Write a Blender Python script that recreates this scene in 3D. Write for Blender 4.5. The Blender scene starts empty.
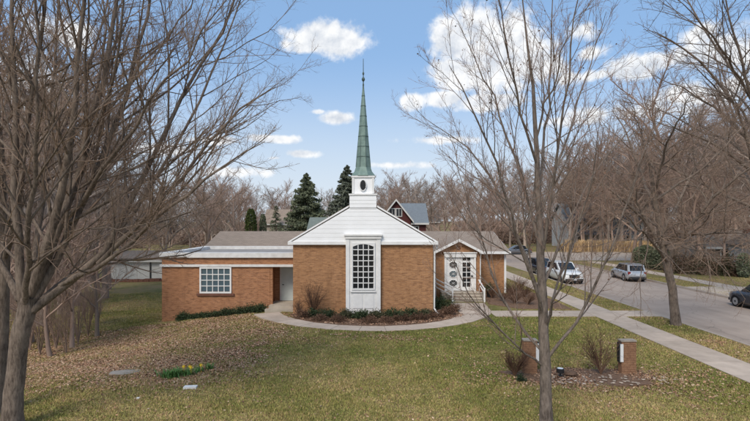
import bpy, math, random
import numpy as np
from mathutils import Vector, Matrix
R = math.radians
scene = bpy.context.scene
COL = scene.collection
random.seed(7)

# ------------------------------------------------------------------ camera
CAM_Z, F, HX, HY = 5.2, 500.0, 375.0, 221.0      # drone height, focal (px of 750), horizon
cam = bpy.data.cameras.new('camera'); camo = bpy.data.objects.new('camera', cam); COL.objects.link(camo)
camo.location = (0, 0, CAM_Z); camo.rotation_euler = (R(90), 0, 0)
cam.sensor_width = 36; cam.lens = 24.0; cam.shift_y = 10.5/750; cam.clip_end = 6000; cam.clip_start = .1
scene.camera = camo
def P(px, py, D): return ((px-HX)*D/F, D, CAM_Z-(py-HY)*D/F)
def G0(px, py): D = CAM_Z*F/(py-HY); return ((px-HX)*D/F, D)

# ------------------------------------------------------------------ sky, sun, exposure
SUN_EL, SUN_AZ = R(46), R(205)      # azimuth clockwise from +Y: behind the camera, to its left
world = bpy.data.worlds.new('World'); scene.world = world; world.use_nodes = True
wn = world.node_tree; wn.nodes.clear()
class NT:
    def __init__(s, t): s.t = t
    def n(s, ty, **kw):
        o = s.t.nodes.new(ty)
        for k, v in kw.items():
            if k.startswith('i_'):
                key = k[2:]; key = int(key) if key.isdigit() else key.replace('_', ' ')
                s.set(o.inputs[key], v)
            else: setattr(o, k, v)
        return o
    def set(s, inp, v):
        if isinstance(v, bpy.types.NodeSocket): s.t.links.new(v, inp)
        else: inp.default_value = v
    def m(s, op, a, b=None, c=None, clamp=False):
        o = s.t.nodes.new('ShaderNodeMath'); o.operation = op; o.use_clamp = clamp
        for i, v in enumerate((a, b, c)):
            if v is not None: s.set(o.inputs[i], v)
        return o.outputs[0]
    def ramp(s, fac, stops):
        o = s.t.nodes.new('ShaderNodeValToRGB'); e = o.color_ramp.elements
        while len(e) < len(stops): e.new(.5)
        for el, (p, c) in zip(e, stops): el.position = p; el.color = c if len(c) == 4 else (*c, 1)
        s.set(o.inputs[0], fac); return o.outputs[0]
    def mix(s, fac, a, b, blend='MIX'):
        o = s.t.nodes.new('ShaderNodeMix'); o.data_type = 'RGBA'; o.blend_type = blend
        s.set(o.inputs[0], fac); s.set(o.inputs[6], a if not isinstance(a, tuple) else (*a[:3], 1)); s.set(o.inputs[7], b if not isinstance(b, tuple) else (*b[:3], 1))
        return o.outputs[2]
W = NT(wn)
sky = W.n('ShaderNodeTexSky', sky_type='NISHITA', sun_disc=False, sun_elevation=SUN_EL, sun_rotation=SUN_AZ,
          air_density=1.0, dust_density=2.0, ozone_density=1.0, altitude=200)
tc = W.n('ShaderNodeTexCoord')
sep = W.n('ShaderNodeSeparateXYZ', i_0=tc.outputs['Generated'])
az = W.m('ARCTAN2', sep.outputs[0], sep.outputs[1])
el = W.m('ARCSINE', sep.outputs[2])
nz = W.n('ShaderNodeTexNoise', i_Vector=tc.outputs['Generated'], i_Scale=13.0, i_Detail=10.0, i_Roughness=.6)
nz2 = W.n('ShaderNodeTexNoise', i_Vector=tc.outputs['Generated'], i_Scale=30.0, i_Detail=8.0, i_Roughness=.62)
clouds = [(455, 40, 26, 26, 1), (480, 30, 34, 26, 1.05), (512, 24, 26, 20, .9), (500, 58, 56, 32, 1.05), (455, 72, 34, 20, .9), (545, 62, 34, 16, .8), (582, 30, 26, 14, .75), (586, 54, 22, 9, .75),
          (412, 101, 13, 8, 1), (445, 99, 26, 8, .95), (490, 102, 50, 9, .95), (590, 76, 40, 8, .75), (630, 70, 30, 13, .95), (660, 62, 24, 11, .8), (326, 38, 40, 15, 1.1), (305, 46, 26, 9, .9), (350, 42, 26, 10, .9),
          (720, 52, 60, 20, .9), (700, 34, 30, 12, .8), (780, 40, 70, 36, .9), (338, 118, 22, 7, 1), (318, 112, 12, 4, .7), (270, 139, 30, 5, .85), (300, 154, 20, 5, .8), (275, 158, 14, 3, .7),
          (25, 95, 50, 55, .9), (60, 30, 46, 20, .8), (-60, 60, 90, 40, .9), (640, 112, 110, 16, .55), (700, 92, 80, 20, .7), (560, 122, 70, 10, .45), (440, 140, 60, 7, .4), (240, 172, 60, 8, .55), (395, 165, 60, 6, .4), (170, 150, 60, 9, .6), (215, 140, 40, 6, .7)]
ell = []
for (px, py, rx, ry, a) in clouds:
    d = math.hypot(F, px-HX)
    ell.append((math.atan2(px-HX, F), math.atan2(HY-py, d), rx*F/(d*d), ry/d*1.0, a))
rc = random.Random(3)
for k in range(16):                                 # the same broken cloud all round the sky
    ell.append((rc.uniform(.95, 2*math.pi-.95), rc.uniform(.14, .9), rc.uniform(.1, .3), rc.uniform(.05, .12), rc.uniform(.8, 1)))
acc = None
for (a0, e0, ra, re, amp) in ell:
    if a0 > math.pi: a0 -= 2*math.pi
    dx = W.m('MULTIPLY', W.m('SUBTRACT', az, a0), 1/ra)
    dy = W.m('MULTIPLY', W.m('SUBTRACT', el, e0), 1/re)
    d2 = W.m('ADD', W.m('MULTIPLY', dx, dx), W.m('MULTIPLY', dy, dy))
    v = W.m('MULTIPLY_ADD', W.m('SQRT', d2), -.62*1, .60*amp+.12)
    acc = v if acc is None else W.m('SMOOTH_MAX', acc, v, .06)
nn = W.m('MULTIPLY_ADD', nz.outputs[0], 1.35, -.80)
nn = W.m('ADD', nn, W.m('MULTIPLY_ADD', nz2.outputs[0], .60, -.30))
dens = W.m('ADD', acc, nn)
mr = W.n('ShaderNodeMapRange', interpolation_type='SMOOTHSTEP', i_Value=dens, i_1=-.14, i_2=.24)
off = W.n('ShaderNodeVectorMath', operation='ADD', i_0=tc.outputs['Generated']); off.inputs[1].default_value = (-.006, 0, .016)
nzo = W.n('ShaderNodeTexNoise', i_Vector=off.outputs[0], i_Scale=13.0, i_Detail=10.0, i_Roughness=.6)
rel = W.m('SUBTRACT', nz.outputs[0], nzo.outputs[0])
shade = W.n('ShaderNodeMapRange', i_Value=W.m('ADD', W.m('MULTIPLY', rel, 2.6), W.m('MULTIPLY_ADD', dens, -.25, W.m('MULTIPLY', nz2.outputs[0], .5))), i_1=-.22, i_2=.36)
ccol = W.mix(shade.outputs[0], (4.1, 4.45, 5.0), (6.6, 6.65, 6.7))
hz = W.n('ShaderNodeMapRange', interpolation_type='SMOOTHSTEP', i_Value=el, i_1=.34, i_2=-.02)     # thin high haze, denser low down
skyb = W.mix(.66, sky.outputs[0], (2.0, 3.45, 5.7))
skyc = W.mix(W.m('MULTIPLY', hz.outputs[0], .92), skyb, (4.9, 5.4, 5.9))
skyf = W.mix(W.m('MULTIPLY', mr.outputs[0], .97), skyc, ccol)
bg = W.n('ShaderNodeBackground', i_0=skyf, i_1=.105)
wo = W.n('ShaderNodeOutputWorld', i_0=bg.outputs[0])
sl = bpy.data.lights.new('sun', 'SUN'); so = bpy.data.objects.new('sun', sl); COL.objects.link(so)
sl.energy = 1.9; sl.angle = R(24); sl.color = (1, .92, .80)
sd = Vector((math.sin(SUN_AZ)*math.cos(SUN_EL), math.cos(SUN_AZ)*math.cos(SUN_EL), math.sin(SUN_EL)))
so.rotation_euler = sd.to_track_quat('Z', 'Y').to_euler(); so.location = sd*60
scene.view_settings.view_transform = 'Standard'; scene.view_settings.look = 'None'
scene.view_settings.exposure = 0.55; scene.view_settings.gamma = 1; scene.view_settings.use_curve_mapping = False
scene.cycles.use_denoising = True
scene.cycles.max_bounces = 6; scene.cycles.diffuse_bounces = 3; scene.cycles.glossy_bounces = 2
scene.cycles.transparent_max_bounces = 4

# ------------------------------------------------------------------ materials
MATS = {}
def base_mat(name, rough=.8, spec=.3, metal=0):
    m = bpy.data.materials.new(name); m.use_nodes = True; t = NT(m.node_tree)
    b = m.node_tree.nodes['Principled BSDF']
    b.inputs['Roughness'].default_value = rough; b.inputs['Metallic'].default_value = metal
    b.inputs['Specular IOR Level'].default_value = spec
    MATS[name] = m
    return m, t, b
def coords(t, space='Object'): return t.n('ShaderNodeTexCoord').outputs[space]
def mk(name, c1, c2=None, scale=4, rough=.8, spec=.3, metal=0, bump=0, bscale=None, detail=6, rnd=0, space='Object', rvar=0):
    m, t, b = base_mat(name, rough, spec, metal)
    co = coords(t, space)
    n = t.n('ShaderNodeTexNoise', i_Vector=co, i_Scale=scale, i_Detail=detail, i_Roughness=.6)
    c2 = c2 or tuple(x*.8 for x in c1)
    fac = t.n('ShaderNodeMapRange', i_Value=n.outputs[0], i_1=.32, i_2=.68).outputs[0]
    c = t.mix(fac, c1, c2)
    if rnd:
        oi = t.n('ShaderNodeObjectInfo')
        h = t.n('ShaderNodeHueSaturation', i_Color=c)
        t.set(h.inputs['Value'], t.m('MULTIPLY_ADD', oi.outputs['Random'], rnd*2, 1-rnd)); c = h.outputs[0]
    t.set(b.inputs['Base Color'], c)
    if rvar: t.set(b.inputs['Roughness'], t.m('MULTIPLY_ADD', n.outputs[0], rvar, rough-rvar/2, clamp=True))
    if bump:
        n2 = t.n('ShaderNodeTexNoise', i_Vector=co, i_Scale=bscale or scale*6, i_Detail=5.0)
        bp = t.n('ShaderNodeBump', i_Strength=bump, i_Distance=.02, i_Height=n2.outputs[0])
        t.set(b.inputs['Normal'], bp.outputs[0])
    return m
def brick_mat(name, c1, c2, c3, mortar, bw=.21, bh=.068):
    m, t, b = base_mat(name, .88, .2)
    s = t.n('ShaderNodeSeparateXYZ', i_0=coords(t))
    v = t.n('ShaderNodeCombineXYZ', i_0=t.m('ADD', s.outputs[0], s.outputs[1]), i_1=s.outputs[2])
    br = t.n('ShaderNodeTexBrick', i_Vector=v.outputs[0], i_Scale=1.0)
    br.inputs['Brick Width'].default_value = bw; br.inputs['Row Height'].default_value = bh
    br.inputs['Mortar Size'].default_value = .006; br.inputs['Mortar Smooth'].default_value = .3; br.inputs['Bias'].default_value = 0.0
    t.set(br.inputs['Color1'], (*c1, 1)); t.set(br.inputs['Color2'], (*c2, 1)); t.set(br.inputs['Mortar'], (*mortar, 1))
    sc = t.n('ShaderNodeVectorMath', operation='MULTIPLY', i_0=v.outputs[0]); sc.inputs[1].default_value = (3.0, 9.5, 1)
    n = t.n('ShaderNodeTexNoise', i_Vector=sc.outputs[0], i_Scale=1.0, i_Detail=3.0, i_Roughness=.7)
    c = t.mix(t.n('ShaderNodeMapRange', i_Value=n.outputs[0], i_1=.5, i_2=.66).outputs[0], br.outputs[0], c3)
    n3 = t.n('ShaderNodeTexNoise', i_Vector=v.outputs[0], i_Scale=.7, i_Detail=4.0)
    c = t.mix(t.m('MULTIPLY_ADD', n3.outputs[0], 1.3, -.38, clamp=True), c, tuple(x*.72 for x in c1), 'MIX')
    # weathering: vertical streaks
    s2 = t.n('ShaderNodeVectorMath', operation='MULTIPLY', i_0=v.outputs[0]); s2.inputs[1].default_value = (2.2, .35, 1)
    n4 = t.n('ShaderNodeTexNoise', i_Vector=s2.outputs[0], i_Scale=1.0, i_Detail=5.0, i_Roughness=.65)
    c = t.mix(t.n('ShaderNodeMapRange', i_Value=n4.outputs[0], i_1=.52, i_2=.75, i_3=0, i_4=.4).outputs[0], c, tuple(x*.6 for x in c3))
    t.set(b.inputs['Base Color'], c)
    bp = t.n('ShaderNodeBump', i_Strength=.5, i_Distance=.01, i_Height=t.m('SUBTRACT', 1.0, br.outputs['Fac']))
    t.set(b.inputs['Normal'], bp.outputs[0])
    return m
brick_mat('brick_tan', (.50, .255, .118), (.31, .15, .072), (.21, .105, .056), (.42, .30, .2))
brick_mat('brick_red', (.48, .225, .108), (.31, .14, .072), (.20, .095, .053), (.41, .28, .19))
mk('white', (.80, .79, .77), (.70, .69, .67), 2.5, .55, .4)
mk('white_siding', (.87, .87, .87), (.82, .82, .815), 1.2, .6, .3)
mk('white_old', (.74, .73, .71), (.60, .58, .55), 3, .6, .3)
mk('door_pale', (.62, .68, .66), (.55, .61, .6), 3, .5, .4)
mk('flat_roof', (.33, .31, .29), (.25, .23, .22), 1.5, .9, .2, bump=.3)
def shingle(name, c1, c2, sx=.3, sy=.14):
    m, t, b = base_mat(name, .9, .2)
    s = t.n('ShaderNodeSeparateXYZ', i_0=coords(t))
    v = t.n('ShaderNodeCombineXYZ', i_0=s.outputs[0], i_1=t.m('ADD', s.outputs[1], t.m('MULTIPLY', s.outputs[2], .37)))
    br = t.n('ShaderNodeTexBrick', i_Vector=v.outputs[0], i_Scale=1.0)
    br.inputs['Brick Width'].default_value = sx; br.inputs['Row Height'].default_value = sy; br.inputs['Mortar Size'].default_value = .008
    t.set(br.inputs['Color1'], (*c1, 1)); t.set(br.inputs['Color2'], (*c2, 1)); t.set(br.inputs['Mortar'], (*[x*.55 for x in c2], 1))
    n = t.n('ShaderNodeTexNoise', i_Vector=coords(t), i_Scale=1.1, i_Detail=6.0)
    t.set(b.inputs['Base Color'], t.mix(t.m('MULTIPLY', n.outputs[0], .6), br.outputs[0], tuple(x*.7 for x in c1)))
    bp = t.n('ShaderNodeBump', i_Strength=.5, i_Distance=.01, i_Height=t.m('SUBTRACT', 1.0, br.outputs['Fac'])); t.set(b.inputs['Normal'], bp.outputs[0])
shingle('shingle_brown', (.36, .285, .225), (.27, .21, .165))
shingle('shingle_grey', (.22, .25, .27), (.18, .2, .22))
shingle('shingle_green', (.22, .25, .22), (.17, .195, .175))
shingle('shingle_dark', (.16, .14, .13), (.11, .1, .09))
mk('copper_green', (.22, .30, .26), (.135, .20, .175), 3, .62, .4, metal=.25, bump=.1)
mk('copper_seam', (.095, .135, .12), (.065, .095, .085), 3, .6, .4, metal=.3)
mk('glass_dark', (.012, .014, .017), (.02, .022, .026), 1, .06, .5)
mk('glass_blue', (.10, .15, .175), (.045, .07, .09), .9, .08, .6)  # bluish grey of reflections and curtains put into the pane colour
mk('glass_car', (.018, .022, .026), (.012, .014, .016), 1, .05, .6)
mk('black', (.02, .02, .02), (.03, .03, .03), 5, .5, .4)
mk('rust_vent', (.16, .06, .03), (.1, .04, .02), 5, .7)
mk('brass', (.3, .22, .1), None, 5, .35, .5, .8)
mk('concrete', (.53, .43, .345), (.41, .33, .262), 1.6, .9, .2, bump=.25, bscale=30, rnd=.09)
mk('concrete_step', (.46, .40, .33), (.36, .31, .25), 1.8, .9, .2, bump=.25, bscale=25)
mk('kerb', (.44, .365, .30), (.36, .295, .24), 1.3, .9, .2, bump=.2)
mk('joint', (.13, .11, .08), (.09, .08, .06), 6, .95)
mk('mulch', (.24, .148, .098), (.11, .07, .048), 9, .95, .1, bump=.8, bscale=24)
mk('stone_pale', (.52, .42, .33), (.34, .27, .21), 6, .9, .2, bump=.3, rnd=.25)
mk('stone_flat', (.40, .34, .28), (.27, .23, .19), 4, .9, .2, bump=.3)
mk('paper', (.8, .78, .74), None, 6, .8)
def bark(name, c1, c2):
    m, t, b = base_mat(name, .95, .1); mp = t.n('ShaderNodeMapping', i_Vector=coords(t)); mp.inputs['Scale'].default_value = (1, 1, .22)
    n = t.n('ShaderNodeTexNoise', i_Vector=mp.outputs[0], i_Scale=22.0, i_Detail=6.0, i_Roughness=.7)
    n2 = t.n('ShaderNodeTexNoise', i_Vector=coords(t), i_Scale=2.2, i_Detail=5.0, i_Roughness=.65)
    f = t.m('ADD', t.m('MULTIPLY', n.outputs[0], .65), t.m('MULTIPLY', n2.outputs[0], .45))
    t.set(b.inputs['Base Color'], t.ramp(f, [(.40, c2), (.55, tuple((x+y)/2 for x, y in zip(c1, c2))), (.72, c1)]))
    bp = t.n('ShaderNodeBump', i_Strength=1.0, i_Distance=.03, i_Height=n.outputs[0]); t.set(b.inputs['Normal'], bp.outputs[0])
bark('bark_grey', (.30, .235, .185), (.065, .048, .038)); bark('bark_dark', (.19, .14, .105), (.05, .037, .029)); bark('bark_pale', (.29, .235, .195), (.058, .045, .037))
mk('twig_grey', (.32, .23, .17), (.20, .137, .10), 2, .95, .1)
mk('twig_pale', (.35, .235, .18), (.21, .135, .10), 2, .95, .1)
mk('twig_dark', (.23, .175, .14), (.15, .112, .09), 2, .95, .1)
mk('wood_a', (.37, .30, .25), (.235, .185, .152), .6, .95, .1, rnd=.35)  # lightened and greyed: distance haze put into the wood colour
mk('wood_b', (.38, .275, .215), (.25, .172, .135), .6, .95, .1, rnd=.35)  # redder wood, paled the same way to stand in for haze
mk('needles', (.17, .185, .11), (.095, .11, .068), 1.3, .8, .2, rnd=.15)
mk('needles_blue', (.20, .215, .155), (.11, .125, .092), 1.3, .8, .2, rnd=.15)
mk('arborvitae', (.085, .105, .03), (.05, .07, .02), 2, .8, .2, rnd=.15)
mk('shrub_green', (.05, .072, .028), (.028, .042, .018), 3, .7, .3, rnd=.2)
mk('shrub_olive', (.085, .09, .045), (.06, .055, .03), 3, .8, .2, rnd=.2)
mk('shrub_brown', (.17, .10, .065), (.10, .058, .04), 3, .9, .1, rnd=.2)
mk('dry_grass', (.60, .43, .24), (.42, .28, .15), .8, .9, .1, rnd=.25)
mk('daffodil_leaf', (.12, .25, .055), (.07, .16, .04), 6, .6, .3)
mk('daffodil_petal', (.85, .62, .04), (.8, .5, .03), 6, .6, .3)
mk('tyre', (.018, .018, .019), None, 6, .85, .2)
mk('rim', (.45, .46, .47), (.35, .36, .37), 6, .35, .5, .7)
mk('trim_dark', (.03, .03, .032), None, 6, .6, .3)
mk('lamp_clear', (.65, .68, .7), (.5, .53, .55), 9, .12, .6)
mk('lamp_red', (.25, .015, .012), (.18, .01, .01), 9, .2, .5)
mk('plate', (.6, .62, .66), None, 9, .5)
mk('terracotta', (.55, .26, .17), (.45, .2, .13), 8, .8)
mk('pot_grey', (.14, .15, .15), None, 8, .7)
mk('red_siding', (.085, .022, .02), (.065, .018, .017), 2, .7)
mk('house_white', (.62, .61, .58), (.52, .51, .49), 1.5, .75)
mk('house_tan', (.34, .28, .23), (.28, .23, .19), 1.5, .8)
mk('house_grey', (.5, .5, .5), (.42, .42, .42), 1.5, .8)
mk('chimney_brick', (.20, .095, .065), (.14, .065, .045), 6, .9)
def paint(name, c, metal=.3):
    m = mk(name, c, tuple(x*.92 for x in c), 3, .32, .5, metal); b = m.node_tree.nodes['Principled BSDF']
    b.inputs['Coat Weight'].default_value = .6; b.inputs['Coat Roughness'].default_value = .08
paint('paint_silver', (.50, .52, .54), .5); paint('paint_white', (.70, .70, .69), 0); paint('paint_dark', (.02, .024, .035), .2); paint('paint_grey', (.16, .165, .18), .4)

def lawn_col(t, co):
    n1 = t.n('ShaderNodeTexNoise', i_Vector=co, i_Scale=.22, i_Detail=5.0, i_Roughness=.6)
    n2 = t.n('ShaderNodeTexNoise', i_Vector=co, i_Scale=1.7, i_Detail=6.0, i_Roughness=.65)
    n3 = t.n('ShaderNodeTexNoise', i_Vector=co, i_Scale=9.0, i_Detail=4.0, i_Roughness=.6)
    f = t.m('ADD', t.m('MULTIPLY', n1.outputs[0], .9), t.m('ADD', t.m('MULTIPLY', n2.outputs[0], .6), t.m('MULTIPLY', n3.outputs[0], .35)))
    s = t.n('ShaderNodeSeparateXYZ', i_0=co)
    # greener turf by the walk at the front and on the verge, drier towards the sign
    gx = t.m('MULTIPLY_ADD', t.m('ABSOLUTE', t.m('SUBTRACT', s.outputs[0], 4.5)), -.022, .10)
    gy = t.m('MULTIPLY_ADD', t.m('ABSOLUTE', t.m('SUBTRACT', s.outputs[1], 24.5)), -.02, .13)
    f = t.m('SUBTRACT', f, t.m('MAXIMUM', t.m('ADD', gx, gy), -.02))
    f = t.m('MULTIPLY_ADD', f, 1.9, -1.28, clamp=True)
    return t.ramp(f, [(0, (.15, .165, .045)), (.25, (.21, .195, .068)), (.5, (.29, .24, .10)), (.75, (.38, .285, .145)), (1, (.35, .23, .132))])
m, t, b = base_mat('lawn', .95, .1); co = coords(t)
c = lawn_col(t, co)
n = t.n('ShaderNodeTexNoise', i_Vector=co, i_Scale=28.0, i_Detail=5.0, i_Roughness=.7)
c = t.mix(t.m('MULTIPLY_ADD', n.outputs[0], 1.6, -.55, clamp=True), t.mix(1.0, c, (.62, .6, .56), 'MULTIPLY'), c)
t.set(b.inputs['Base Color'], c)
bp = t.n('ShaderNodeBump', i_Strength=.7, i_Distance=.03, i_Height=n.outputs[0]); t.set(b.inputs['Normal'], bp.outputs[0])
m, t, b = base_mat('grass_blade', .8, .2); co = coords(t)
at = t.n('ShaderNodeAttribute', attribute_name='Col')
t.set(b.inputs['Base Color'], t.mix(1.0, lawn_col(t, co), at.outputs[0], 'MULTIPLY'))
m, t, b = base_mat('leaf_litter', .85, .15)
at = t.n('ShaderNodeAttribute', attribute_name='Col'); t.set(b.inputs['Base Color'], at.outputs[0])
m, t, b = base_mat('asphalt', .9, .25); co = coords(t)
n1 = t.n('ShaderNodeTexNoise', i_Vector=co, i_Scale=.35, i_Detail=7.0, i_Roughness=.62)
n2 = t.n('ShaderNodeTexNoise', i_Vector=co, i_Scale=40.0, i_Detail=3.0)
mp = t.n('ShaderNodeMapping', i_Vector=co); mp.inputs['Scale'].default_value = (1.3, .12, 1)
n3 = t.n('ShaderNodeTexNoise', i_Vector=mp.outputs[0], i_Scale=1.0, i_Detail=5.0)
f = t.m('ADD', t.m('MULTIPLY', n1.outputs[0], .6), t.m('ADD', t.m('MULTIPLY', n2.outputs[0], .2), t.m('MULTIPLY', n3.outputs[0], .45)))
c = t.ramp(f, [(.42, (.27, .212, .17)), (.62, (.365, .29, .236)), (.8, (.43, .345, .28))])
n5 = t.n('ShaderNodeTexNoise', i_Vector=co, i_Scale=.9, i_Detail=3.0)
c = t.mix(t.n('ShaderNodeMapRange', i_Value=n5.outputs[0], i_1=.62, i_2=.74, i_3=0, i_4=.3).outputs[0], c, (.17, .14, .12))
dn = t.n('ShaderNodeTexNoise', i_Vector=co, i_Scale=1.2, i_Detail=5.0)
dv = t.n('ShaderNodeVectorMath', operation='MULTIPLY_ADD', i_0=dn.outputs[1]); dv.inputs[1].default_value = (.9, .9, 0); t.set(dv.inputs[2], co)
vo = t.n('ShaderNodeTexVoronoi', feature='DISTANCE_TO_EDGE', i_Vector=dv.outputs[0], i_Scale=.3)
cr = t.n('ShaderNodeMapRange', i_Value=vo.outputs[0], i_1=.0, i_2=.007)
c = t.mix(t.m('MULTIPLY_ADD', cr.outputs[0], .55, .45), (.13, .11, .095), c)
t.set(b.inputs['Base Color'], c)
bp = t.n('ShaderNodeBump', i_Strength=.3, i_Distance=.01, i_Height=n2.outputs[0]); t.set(b.inputs['Normal'], bp.outputs[0])

# ------------------------------------------------------------------ helpers
def mesh_np(name, v, f):
    v = np.asarray(v, np.float32).reshape(-1, 3); f = np.asarray(f, np.int32); k = f.shape[1]; n = len(f)
    me = bpy.data.meshes.new(name); me.vertices.add(len(v)); me.vertices.foreach_set('co', v.ravel())
    me.loops.add(n*k); me.loops.foreach_set('vertex_index', f.ravel())
    me.polygons.add(n); me.polygons.foreach_set('loop_start', np.arange(0, n*k, k, dtype=np.int32))
    me.update(calc_edges=True); return me
class MB:
    def __init__(s): s.v = []; s.f = []
    def add(s, vs, fs):
        o = len(s.v); s.v += [tuple(p) for p in vs]; s.f += [tuple(i+o for i in q) for q in fs]; return s
    def box(s, x0, x1, y0, y1, z0, z1):
        return s.add([(x0,y0,z0),(x1,y0,z0),(x1,y1,z0),(x0,y1,z0),(x0,y0,z1),(x1,y0,z1),(x1,y1,z1),(x0,y1,z1)],
                     [(3,2,1,0),(4,5,6,7),(0,1,5,4),(1,2,6,5),(2,3,7,6),(3,0,4,7)])
    def prism(s, poly, y0, y1):      # polygon in x,z (counter-clockwise from -Y) extruded in y
        n = len(poly); vs = [(x, y0, z) for x, z in poly]+[(x, y1, z) for x, z in poly]
        return s.add(vs, [tuple(range(n)), tuple(range(2*n-1, n-1, -1))]+[(i, i+n, (i+1) % n+n, (i+1) % n) for i in range(n)])
    def plan(s, poly, z0, z1):       # polygon in x,y (counter-clockwise from above) extruded in z
        n = len(poly); vs = [(x, y, z0) for x, y in poly]+[(x, y, z1) for x, y in poly]
        return s.add(vs, [tuple(range(n-1, -1, -1)), tuple(range(n, 2*n))]+[(i, (i+1) % n, (i+1) % n+n, i+n) for i in range(n)])
    def tube(s, pts, rs, n=8, cap=True):
        pts = [Vector(p) for p in pts]; rs = rs if isinstance(rs, (list, tuple)) else [rs]*len(pts); vs = []
        for i, p in enumerate(pts):
            d = (pts[min(i+1, len(pts)-1)]-pts[max(i-1, 0)]).normalized()
            u = d.cross(Vector((0, 0, 1)) if abs(d.z) < .95 else Vector((1, 0, 0))).normalized(); w = d.cross(u)
            for k in range(n):
                a = 2*math.pi*k/n; vs.append(p+(u*math.cos(a)+w*math.sin(a))*rs[i])
        fs = [(i*n+k, i*n+(k+1) % n, (i+1)*n+(k+1) % n, (i+1)*n+k) for i in range(len(pts)-1) for k in range(n)]
        fs = [q[::-1] for q in fs]
        if cap: fs += [tuple(range(n)), tuple(range(len(pts)*n-1, (len(pts)-1)*n-1, -1))]
        return s.add(vs, fs)
    def lathe(s, prof, c=(0, 0, 0), n=16, ph=0):   # (r,z)
        vs = []
        for r, z in prof:
            for k in range(n):
                a = 2*math.pi*k/n+ph; vs.append((c[0]+r*math.cos(a), c[1]+r*math.sin(a), c[2]+z))
        fs = [(i*n+k, i*n+(k+1) % n, (i+1)*n+(k+1) % n, (i+1)*n+k) for i in range(len(prof)-1) for k in range(n)]
        fs += [tuple(range(n-1, -1, -1)), tuple(range((len(prof)-1)*n, len(prof)*n))]
        return s.add(vs, fs)
    def mesh(s, name):
        me = bpy.data.meshes.new(name); me.from_pydata(s.v, [], s.f); me.update(); return me
def link(name, data, mat=None, parent=None, smooth=False):
    if isinstance(data, MB): data = data.mesh(name)
    o = bpy.data.objects.new(name, data); COL.objects.link(o)
    if mat and data and not data.materials: data.materials.append(MATS[mat])
    if smooth and data: data.polygons.foreach_set('use_smooth', [True]*len(data.polygons))
    if parent:
        o.parent = parent
        if parent.get('worldroot'): o.matrix_parent_inverse = Matrix.Translation(-Vector(parent.location))
    return o
def tag(o, label, cat, group=None):
    o['label'] = label; o['category'] = cat
    if group: o['group'] = group
    return o
def thing(name, label, cat, loc=(0, 0, 0), rz=0, group=None, world=False):
    o = bpy.data.objects.new(name, None); COL.objects.link(o); o.location = loc; o.rotation_euler = (0, 0, rz); o.empty_display_size = .2
    if world: o['worldroot'] = 1
    return tag(o, label, cat, group)
def struct(name, data, mat): o = link(name, data, mat); o['kind'] = 'structure'; return o
def stuff(o): o['kind'] = 'stuff'; return o
def dup(root, loc, rz=0, sc=1, label=None, group=None):
    r = root.copy(); COL.objects.link(r); r.location = loc; r.rotation_euler = (0, 0, rz)
    r.scale = (sc, sc, sc) if not isinstance(sc, tuple) else sc
    if label: r['label'] = label
    if group: r['group'] = group
    for ch in list(root.children):
        c = ch.copy(); COL.objects.link(c); c.parent = r
        for gch in ch.children:
            d = gch.copy(); COL.objects.link(d); d.parent = c
    return r
def sm(t): t = np.clip(t, 0, 1); return t*t*(3-2*t)

# ------------------------------------------------------------------ ground
RX0, RX1 = 15.75, 24.25           # kerb faces of the street
CY0, CY1 = 66.0, 84.0             # side street
def dip(x, y):
    a = ((x > RX0-.08) & (x < RX1+.08)) | ((x > RX1-1) & (y > CY0-.08) & (y < CY1+.08))
    return np.where(a, -.30, 0.0)
def gz(x, y):
    x = np.asarray(x, float); y = np.asarray(y, float)
    z = -1.1*sm((-5-x)/12)*sm((y-12)/14) - .7*sm((-8-x)/20)*sm((y-30)/28)
    z = z - .6*sm((-12-x)/12)*sm((22-y)/10)*0
    lump = .035*np.sin(x*.9+1.3*np.sin(y*.43))*np.sin(y*.71+.8*np.sin(x*.37)) + .015*np.sin(x*2.3+y*1.1)
    near = sm((x+40)/10)*sm((11.5-x)/2)*sm((y-3)/5)*sm((23-y)/3)
    left = sm((-5.5-x)/2)
    return z+lump*np.clip(near+left, 0, 1)
def g(x, y): return float(gz(x, y))
xs = np.unique(np.concatenate([np.linspace(-2500, -60, 16), np.linspace(-60, -24, 19), np.arange(-24, 16, .4), [RX0-.09, RX0-.07, RX1+.07, RX1+.09], np.arange(16, 30, 1.), np.linspace(30, 90, 22), np.linspace(90, 2500, 16)]))
ys = np.unique(np.concatenate([np.linspace(-60, 6, 12), np.arange(6, 42, .4), np.arange(42, 90, 1.5), [CY0-.09, CY0-.07, CY1+.07, CY1+.09], np.linspace(90, 200, 20), np.linspace(200, 4000, 20)]))
X, Y = np.meshgrid(xs, ys); Z = gz(X, Y)+dip(X, Y)
nx, ny = len(xs), len(ys); ii = (np.arange(ny-1)[:, None]*nx+np.arange(nx-1)[None, :]).ravel()
gme = mesh_np('ground', np.stack([X, Y, Z], -1), np.stack([ii, ii+1, ii+nx+1, ii+nx], 1))
struct('ground', gme, 'lawn')
struct('road', MB().plan([(RX0-.05, -40), (RX1+.05, -40), (RX1+.05, 900), (RX0-.05, 900)], -.16, -.12), 'asphalt')
struct('side_street', MB().plan([(RX1-.4, CY0-.05), (160, CY0-.05), (160, CY1+.05), (RX1-.4, CY1+.05)], -.17, -.116), 'kerb')
def kerb(poly): struct('kerb', MB().plan(poly, -.25, .012), 'kerb')
kerb([(RX0-.17, -40), (RX0, -40), (RX0, 300), (RX0-.17, 300)])
kerb([(RX1, -40), (RX1+.17, -40), (RX1+.17, CY0-.17), (RX1, CY0-.17)])
kerb([(RX1, CY1+.17), (RX1+.17, CY1+.17), (RX1+.17, 300), (RX1, 300)])
kerb([(RX1, CY0-.17), (160, CY0-.17), (160, CY0), (RX1, CY0)])
kerb([(RX1, CY1), (160, CY1), (160, CY1+.17), (RX1, CY1+.17)])

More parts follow.
